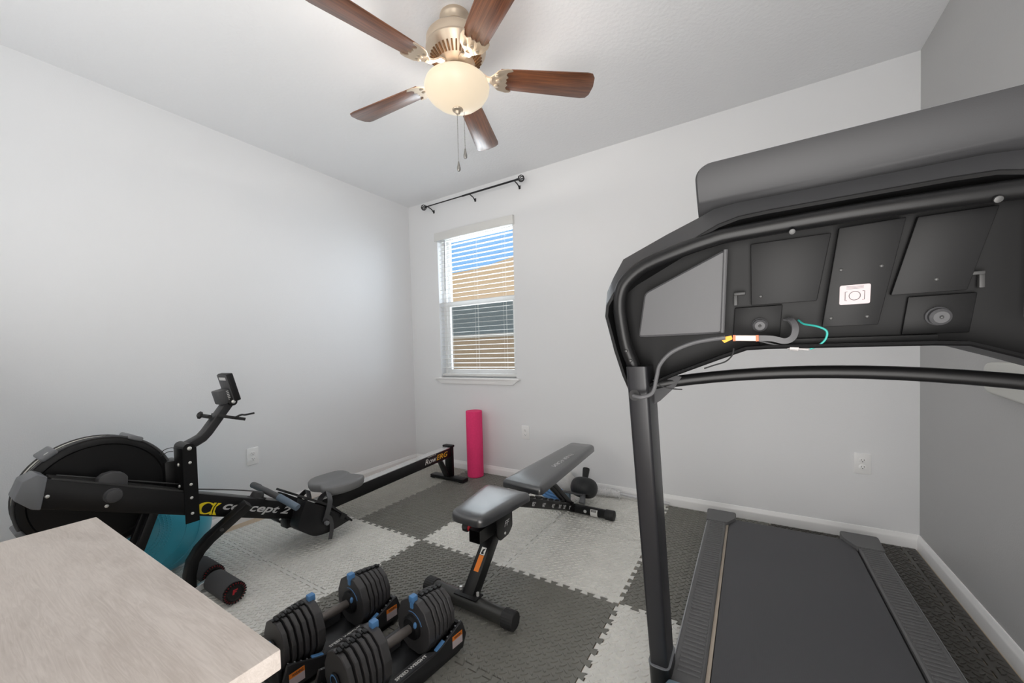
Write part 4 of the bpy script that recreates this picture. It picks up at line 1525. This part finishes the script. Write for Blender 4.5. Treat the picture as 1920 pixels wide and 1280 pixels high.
# deck and belt
MB().box2((2.93, -1.95, 0.085), (3.609, -0.42, 0.142), 0.004).build('deck', M['black'], tm)
mb = MB()
belt = [(-0.440, 0.150)]
for k in range(9):
    a = PI / 2 - PI * k / 8
    belt.append((-0.430 + 0.030 * math.cos(a), 0.120 + 0.030 * math.sin(a)))
belt += [(-1.93, 0.090), (-1.93, 0.150)]
MB().prism(belt, 0.548, YZ(TX - 0.270)).build('belt', M['belt'], tm, 30)
MB().box2((2.9845, -1.93, 0.135), (2.9965, -0.47, 0.1485), 0.001).build('deck_edge', mat('deck_board', S(176, 164, 150), 0.6), tm)
for s in (0, 1):
    f = (lambda p: p) if s == 0 else mx
    # side rail with ridges
    sec = [(2.868, 0.060), (2.880, 0.120), (2.890, 0.156), (2.896, 0.1605), (2.978, 0.1605), (2.984, 0.156), (2.984, 0.128), (2.93, 0.100), (2.93, 0.060)]
    rings = [[f((x, y, z)) for (x, z) in sec] for y in (-0.45, -1.80)]
    rl = MB().loft(rings).build('side_rail', M['tread_rail'], tm, 30)
    mb = MB()
    y = -0.52
    while y > -1.74:
        c = f((2.9395, y, 0.1612))
        mb.box(c, (0.068, 0.0110, 0.0050), None, 0.0015, 1)
        y -= 0.0212
    mb.build('tread_ridges', M['tread_rail'], rl)
    rings = [[f(p) for p in ((2.8665, y, 0.055), (2.8782, y, 0.120), (2.8880, y, 0.1555), (2.8905, y, 0.157), (2.8850, y, 0.120), (2.872, y, 0.055))] for y in (-0.44, -1.80)]
    MB().loft(rings).build('rail_skirt', M['tread_side'], rl)
    # rear end cap
    capo = rounded([(2.876, -0.350), (3.030, -0.350), (3.030, -0.440), (2.992, -0.520), (2.884, -0.520)], [0.02, 0.012, 0.02, 0.01, 0.004], 4)
    capo = [f((p[0], p[1])) for p in capo]
    if s:
        capo = capo[::-1]
    mb = MB()
    mb.loft([[(p[0], p[1], 0.050) for p in capo], [(p[0], p[1], 0.158) for p in capo],
             [(capo[0][0] * 0 + p[0] + (0.002 if p[0] < f((2.95, 0))[0] else -0.002), p[1] - 0.004 if p[1] > -0.4 else p[1], 0.1655) for p in capo]])
    mb.build('rear_cap', M['tread_rail'], tm, 30)
    # feet
    MB().cyl(f((2.92, -0.50, FZ)), f((2.92, -0.50, 0.06)), 0.022, seg=20).build('foot', M['black_soft'], tm)
    # front side cover, blue grey corner
    MB().loft([[f(p) for p in ((2.862, -1.79, 0.05), (2.862, -1.79, 0.12), (2.892, -1.79, 0.168), (2.975, -1.79, 0.172), (2.975, -1.79, 0.05))],
               [f(p) for p in ((2.862, -1.95, 0.05), (2.862, -1.95, 0.15), (2.892, -1.95, 0.235), (2.975, -1.95, 0.240), (2.975, -1.95, 0.05))]]) \
        .build('corner_cover', M['bluegrey'], tm, 30)
    # upright: raked rectangular tube, 50 x 110
    yf = lambda z: -1.758 - 0.2286 * z
    sec2 = rrect(0.052, 0.105, 0.009, 4)
    rings = []
    for z in (0.195, 1.125):
        rings.append([f((2.866 + q[0], yf(z) + 0.0525 + q[1], z)) for q in sec2])
    up_ = MB().loft(rings).build('upright', M['dkgrey'] if False else mat('upright_paint', S(34, 34, 37), 0.36), tm, 40)
    sec3 = rrect(0.062, 0.118, 0.020, 4)
    rings = [[f((2.866 + q[0], yf(z) + 0.0525 + q[1], z)) for q in sec3] for z in (FZ, 0.205)]
    MB().loft(rings).build('upright_sleeve', M['black'], up_, 40)
    sec3 = rrect(0.0645, 0.1205, 0.021, 4)
    rings = [[f((2.866 + q[0], yf(z) + 0.0525 + q[1], z)) for q in sec3] for z in (0.2045, 0.2085)]
    MB().loft(rings).build('sleeve_ring', M['grey'], up_, 40)
    c = Vector(f((2.858, yf(1.055) - 0.001, 1.052)))
    MB().cyl(c + Vector((0, 0.004, 0)), c - Vector((0, 0.002, 0)), 0.014, seg=20).build('hole_grommet', M['black_soft'], up_)
    # gusset between upright and cross bar
    g = [f(p) for p in ((2.890, -1.93, 1.115), (2.960, -1.935, 1.095), (2.945, -1.935, 1.070), (2.905, -1.93, 1.030), (2.890, -1.93, 1.020))]
    MB().loft([[(p[0], p[1], p[2]) for p in g], [(p[0], p[1] + 0.012, p[2]) for p in g]]).build('gusset', M['shell'], tm)
# motor hood in front of the belt (below the picture)
hood = [(-1.90, 0.06), (-1.90, 0.215), (-1.99, 0.250), (-2.20, 0.245), (-2.33, 0.16), (-2.36, 0.06)]
MB().prism(hood, 0.66, YZ(TX - 0.33), 0.012, 3).build('motor_hood', M['dkgrey'], tm)
MB().box2((2.86, -2.30, FZ), (3.68, -2.24, 0.060), 0.006).build('front_foot', M['black'], tm)


def cy(z, off=0.0):
    return -2.0 + off - 0.2 * (z - 1.16)


def cp(x, z, off=0.0):
    return (x, cy(z, off), z)


R0 = [(3.142, 1.162), (3.103, 1.160), (3.050, 1.140), (2.948, 1.099), (2.918, 1.085), (2.865, 1.057), (2.838, 1.060), (2.824, 1.10), (2.807, 1.169),
      (2.791, 1.255), (2.796, 1.283), (2.817, 1.313), (2.859, 1.342), (2.947, 1.384), (3.015, 1.416), (3.052, 1.432), (3.091, 1.441), (3.142, 1.443)]
R1 = [(3.142, 1.162), (3.103, 1.160), (3.050, 1.140), (2.948, 1.099), (2.918, 1.085), (2.865, 1.057), (2.836, 1.060), (2.816, 1.10), (2.788, 1.169),
      (2.776, 1.275), (2.783, 1.325), (2.803, 1.360), (2.832, 1.402), (2.940, 1.444), (3.012, 1.469), (3.042, 1.481), (3.085, 1.485), (3.144, 1.485)]


def full(h):
    return h + [(2 * TX - x, z) for x, z in reversed(h)]


def inset(poly, d):
    n_ = len(poly)
    out = []
    for i in range(n_):
        a, b, c_ = Vector(poly[i - 1]), Vector(poly[i]), Vector(poly[(i + 1) % n_])
        t1 = (c_ - a)
        nn = Vector((t1.y, -t1.x))
        nn.normalize()
        out.append(tuple(b + nn * d))
    return out


F0, F1 = full(R0), full(R1)
sg = 1
area2 = sum(F0[i - 1][0] * F0[i][1] - F0[i][0] * F0[i - 1][1] for i in range(len(F0)))
sg = 1 if area2 < 0 else -1            # inset must move inwards
I0 = inset(F0, 0.008 * sg)
F2 = inset(F1, 0.02 * sg)
mb = MB()
mb.loft([[cp(x, z, 0.001) for x, z in F0], [cp(x, z, 0.062) for x, z in F1], [cp(x, z, 0.10) for x, z in F1], [cp(x, z, 0.15) for x, z in F2]], False, True)
con = mb.build('console_shell', M['shell'], tm, 30)
# dark inner tray seen through the open back
I1 = inset(F0, 0.0105 * sg)
mb = MB()
mb.loft([[cp(x, z, 0.001) for x, z in F0], [cp(x, z, -0.003) for x, z in inset(F0, 0.003 * sg)], [cp(x, z, 0.0) for x, z in I0], [cp(x, z, 0.055) for x, z in I1]], False, True)
mb.build('inner_tray', M['cavity'], con, 30)
# bent steel tube running round the opening
tp = [(2.858, 1.10), (2.856, 1.12), (2.838, 1.176), (2.830, 1.245), (2.8295, 1.284), (2.836, 1.315), (2.852, 1.340), (2.897, 1.369), (2.98, 1.392), (3.040, 1.404), (3.085, 1.4085)]
tpf = tp + [(TX, 1.412)] + [(2 * TX - x, z) for x, z in reversed(tp)]
MB().tube([cp(x, z, 0.006) for x, z in tpf], 0.0165, 14, smooth=3).build('frame_tube', M['black'], tm)
for (x, z) in ((3.181, 1.398), (3.447, 1.400)):
    p = Vector(cp(x, z, 0.006)) - Vector((0, 0.015, 0.006))
    MB().cyl(p, p - Vector((0, 0.004, 0.002)), 0.0055, seg=12, bev=0.001).build('bolt', M['screw'], tm)
for (x, z) in ((2.838, 1.165), (2.847, 1.140), (2.852, 1.120)):
    p = Vector(cp(x + 0.004, z, 0.006)) - Vector((0, 0.016, 0))
    MB().ball(p, 0.0045, 10).build('bolt', M['screw'], tm)
# light side covers
M['cover'] = mat('side_cover_plastic', S(80, 80, 82), 0.5, bump=(700, 0.12, 0.001))
sc_ = [(2.868, 1.199), (3.056, 1.200), (3.066, 1.382), (2.890, 1.306)]
for s in (0, 1):
    q = sc_ if s == 0 else [(mx(p)[0] + 0.032, p[1]) for p in sc_][::-1]
    q = rounded(q, [0.010] * 4, 3)
    mb = MB()
    mb.loft([[cp(x, z, 0.055) for x, z in q], [cp(x, z, 0.016) for x, z in q], [cp(x, z, 0.012) for x, z in inset(q, -0.004)]])
    cov = mb.build('side_cover', M['cover'], con, 30)
    xe = 3.056 if s == 0 else 2 * TX - 3.056 + 0.032
    xf = 3.066 if s == 0 else 2 * TX - 3.066 + 0.032
    MB().tube([cp(xe, 1.202, 0.010), cp(xf, 1.380, 0.010)], 0.0045, 8).build('cover_lip', M['cover'], cov)


def panel(name, quad, off, th, m, bev=0.002):
    q = [cp(x, z, 0) for x, z in quad]
    ux_ = Vector((1, 0, 0))
    uy_ = Vector((0, -0.2, 1)).normalized()
    o_ = Vector(cp(0, 1.16, off))
    pts = [((Vector(p) - Vector(cp(0, 1.16, 0))).dot(ux_), (Vector(p) - Vector(cp(0, 1.16, 0))).dot(uy_)) for p in q]
    return MB().prism(pts, th, plane(o_, ux_, uy_), bev).build(name, m, con, 30)


INK = mat('console_panel', S(22, 22, 23), 0.5, spec=0.3)
cpl = panel('centre_plate', [(3.236, 1.207), (3.322, 1.207), (3.352, 1.398), (3.258, 1.396)], 0.040, 0.012, INK)
panel('electronics_cover', [(3.112, 1.262), (3.228, 1.262), (3.248, 1.392), (3.112, 1.392)], 0.052, 0.012, INK)
panel('electronics_cover', [(3.340, 1.262), (3.440, 1.262), (3.468, 1.398), (3.370, 1.398)], 0.052, 0.012, INK)
panel('lower_cover', [(3.075, 1.185), (3.165, 1.185), (3.170, 1.258), (3.080, 1.258)], 0.052, 0.006, M['cavity'])
panel('lower_cover', [(3.360, 1.185), (3.450, 1.185), (3.455, 1.256), (3.366, 1.256)], 0.052, 0.006, M['cavity'])
panel('bottom_strip', [(3.130, 1.166), (3.410, 1.166), (3.410, 1.184), (3.125, 1.184)], 0.050, 0.008, INK)
for (x, z, o_) in ((3.263, 1.315, 0.028), (3.322, 1.315, 0.028), (3.250, 1.222, 0.028), (3.305, 1.222, 0.028), (3.130, 1.278, 0.040), (3.400, 1.283, 0.040)):
    p = Vector(cp(x, z, o_))
    MB().ball(p, 0.0036, 10, (1, 0.7, 1)).build('screw', M['screw'], con)
# sticker with its printed diagram
so = Vector(cp(3.262, 1.247, 0.0277))
ux_, uy_ = Vector((1, 0, 0)), Vector((0, -0.2, 1)).normalized()
st = MB().flat(rrect(0.046, 0.038, 0.003, 3, 0.023, 0.019), so, ux_, uy_, 0.0005).build('sticker', M['sticker'], cpl)
mb = MB()
mb.tube([so + ux_ * (0.023 + 0.0085 * math.cos(t)) + uy_ * (0.0165 + 0.0085 * math.sin(t)) - Vector((0, 0.0006, 0)) for t in [2 * PI * k / 24 for k in range(24)]], 0.0006, 5, closed=True)
for sx in (-1, 1):
    p0 = so + ux_ * (0.023 + sx * 0.0145) - Vector((0, 0.0006, 0))
    mb.tube([p0 + uy_ * 0.008 - ux_ * sx * 0.003, p0 + uy_ * 0.008, p0 + uy_ * 0.025, p0 + uy_ * 0.025 - ux_ * sx * 0.003], 0.0006, 5)
for k in range(3):
    mb.beam(so + ux_ * 0.010 + uy_ * (0.0305 + 0.0022 * k) - Vector((0, 0.0006, 0)), so + ux_ * 0.036 + uy_ * (0.0305 + 0.0022 * k) - Vector((0, 0.0006, 0)), 0.0003, 0.0006)
mb.build('sticker_print', M['cable'], st)
# round knobs
for (x, z, r) in ((3.128, 1.218, 0.0135), (3.406, 1.218, 0.0150)):
    p = Vector(cp(x, z, 0.050))
    kb = MB().lathe([(0, 0), (r * 1.15, 0), (r * 1.15, 0.010), (r, 0.012), (r, 0.022), (r * 0.7, 0.026), (0, 0.026)], p, (0, -1, -0.2), 24).build('round_boss', M['dkgrey'], con)
    MB().ball(p + Vector((0, -0.0265, -0.005)), 0.003, 8).build('screw', M['screw'], kb)
# small metal brackets
for s in (0, 1):
    f = (lambda p: p) if s == 0 else mx
    MB().box(f(cp(3.090, 1.288, 0.046)), (0.022, 0.010, 0.006), None, 0.001).box(f(cp(3.082, 1.275, 0.046)), (0.007, 0.010, 0.026), None, 0.001).build('metal_bracket', mat('bracket_steel', S(70, 70, 70), 0.5, 0.3), con)
# upper fascia: leaning screen board with rounded corners
fx0, fx1 = 3.008, 2 * TX - 3.008
fo = rounded([(fx0, 0.0), (fx1, 0.0), (fx1 + 0.003, 0.125), (fx0 - 0.003, 0.125)], [0.004, 0.004, 0.030, 0.030], 6)
lean = Vector((0, -0.10, 1)).normalized()
fm = plane((0, cy(1.465, 0.088), 1.468), (1, 0, 0), lean)
rings = []
HT, RC = 0.112, 0.030
for k in range(25):
    h = HT * (1 - (1 - k / 24) ** 1.5)
    e = max(0.0, h - (HT - RC))
    cut = RC - math.sqrt(max(0.0, RC * RC - e * e))
    dd = -0.050 * (1 - (1 - h / HT) ** 2)
    y = cy(1.468, 0.094) + dd
    zz = 1.468 + h
    a, b = fx0 - 0.003 * h / HT + cut, fx1 + 0.003 * h / HT - cut
    rings.append([(a, y + 0.004, zz), (a + 0.004, y, zz), (b - 0.004, y, zz), (b, y + 0.004, zz), (b, y + 0.022, zz), (a, y + 0.022, zz)])
fas = MB().loft(rings)
fas.build('screen_board', M['shell'], con, 40)
# cross bar
xs_ = [2.885 + (2 * TX - 2 * 2.885) * k / 16 for k in range(17)]
MB().tube([(x, -1.925 + 0.02 * (1 - ((x - TX) / 0.385) ** 2), 1.072 + 0.036 * (1 - ((x - TX) / 0.385) ** 2)) for x in xs_], 0.0145, 16).build('cross_bar', M['black'], tm)
# cables
MB().tube([(2.858, cy(1.05, -0.035), 1.052), (2.880, cy(1.06, -0.040), 1.050), (2.905, cy(1.07, -0.03), 1.062), (2.914, cy(1.1, -0.02), 1.10), (2.922, cy(1.13, -0.012), 1.130),
           (2.95, cy(1.16, -0.006), 1.160), (3.00, cy(1.18, 0.0), 1.181), (3.062, cy(1.19, 0.0), 1.190)], 0.0048, 10, smooth=6).build('grey_cable', M['cable'], tm)
MB().tube([cp(3.078, 1.165, 0.002), cp(3.075, 1.150, -0.004), cp(3.062, 1.136, -0.006), cp(3.040, 1.128, -0.006), cp(3.018, 1.120, -0.006)], 0.0018, 6, smooth=4).build('loose_wire', M['black_soft'], tm)
MB().tube([cp(2.905, 1.092, -0.02), cp(2.925, 1.078, -0.03), cp(2.950, 1.072, -0.03), cp(2.972, 1.071, -0.03)], 0.0014, 6, smooth=4).build('cable_tie', M['black_soft'], tm)
MB().loft([[cp(3.052, 1.187, 0.006), cp(3.060, 1.178, 0.004), cp(3.076, 1.186, 0.006), cp(3.074, 1.194, 0.006), cp(3.062, 1.192, 0.004)],
           [cp(3.052, 1.187, 0.008), cp(3.060, 1.178, 0.006), cp(3.076, 1.186, 0.008), cp(3.074, 1.194, 0.008), cp(3.062, 1.192, 0.006)]]).build('orange_tag', mat('tag_orange', S(246, 170, 30), 0.5), tm)
MB().beam(cp(3.080, 1.188, 0.004), cp(3.122, 1.186, 0.004), 0.008, 0.012, bev=0.001).build('plug', M['cream'], tm)
MB().beam(cp(3.077, 1.188, 0.003), cp(3.082, 1.188, 0.003), 0.009, 0.013).beam(cp(3.120, 1.186, 0.003), cp(3.125, 1.186, 0.003), 0.009, 0.013).build('plug_collar', mat('plug_red', S(222, 110, 70), 0.5), tm)
MB().tube([cp(3.125, 1.186, 0.004), cp(3.150, 1.184, 0.004), cp(3.172, 1.178, 0.004), cp(3.186, 1.186, 0.008), cp(3.190, 1.206, 0.016), cp(3.184, 1.222, 0.03), cp(3.176, 1.226, 0.045)], 0,
          sect=[(-0.006, -0.002), (0.006, -0.002), (0.006, 0.002), (-0.006, 0.002)], smooth=5, up=(0, -1, 0)).build('ribbon_cable', M['cable'], tm)
MB().tube([cp(3.124, 1.181, 0.004), cp(3.145, 1.174, 0.004), cp(3.170, 1.167, 0.003)], 0.0016, 6, smooth=4).build('thin_cable', M['cable'], tm)
MB().cyl(cp(3.168, 1.1665, 0.003), cp(3.182, 1.164, 0.003), 0.0035, seg=10).cyl(cp(3.180, 1.1645, 0.003), cp(3.195, 1.162, 0.003), 0.0060, seg=12) \
    .cyl(cp(3.195, 1.162, 0.003), cp(3.212, 1.159, 0.003), 0.0022, seg=8).build('connector', mat('connector_grey', S(176, 172, 172), 0.4), tm)
MB().tube([cp(3.198, 1.222, 0.045), cp(3.206, 1.213, 0.03), cp(3.226, 1.206, 0.010), cp(3.240, 1.196, 0.004), cp(3.239, 1.180, 0.003), cp(3.228, 1.167, 0.003), cp(3.214, 1.160, 0.003)],
          0.0020, 8, smooth=6).build('teal_wire', M['teal_wire'], tm)

# ================================================================ DESK
dk = thing('desk', 'pale taupe wood topped desk in front of the rowing machine flywheel', 'desk', (2.06, -3.0, 0))
ZT = 0.755
MB().box2((1.602, -3.315, ZT - 0.030), (2.534, -2.716, ZT), 0.0025).build('desktop', M['desk'], dk)
mb = MB()
for (a, b) in (((1.75, -3.24), (2.38, -3.20)), ((1.75, -2.90), (2.38, -2.86))):
    mb.box2((a[0], a[1], ZT - 0.075), (b[0], b[1], ZT - 0.031), 0.002)
mb.build('apron', M['desk'], dk)
for (x, y) in ((1.76, -2.88), (2.36, -2.88), (1.76, -3.22), (2.36, -3.22)):
    MB().box2((x - 0.025, y - 0.025, 0.0), (x + 0.025, y + 0.025, ZT - 0.031), 0.003).build('leg', M['black'], dk)
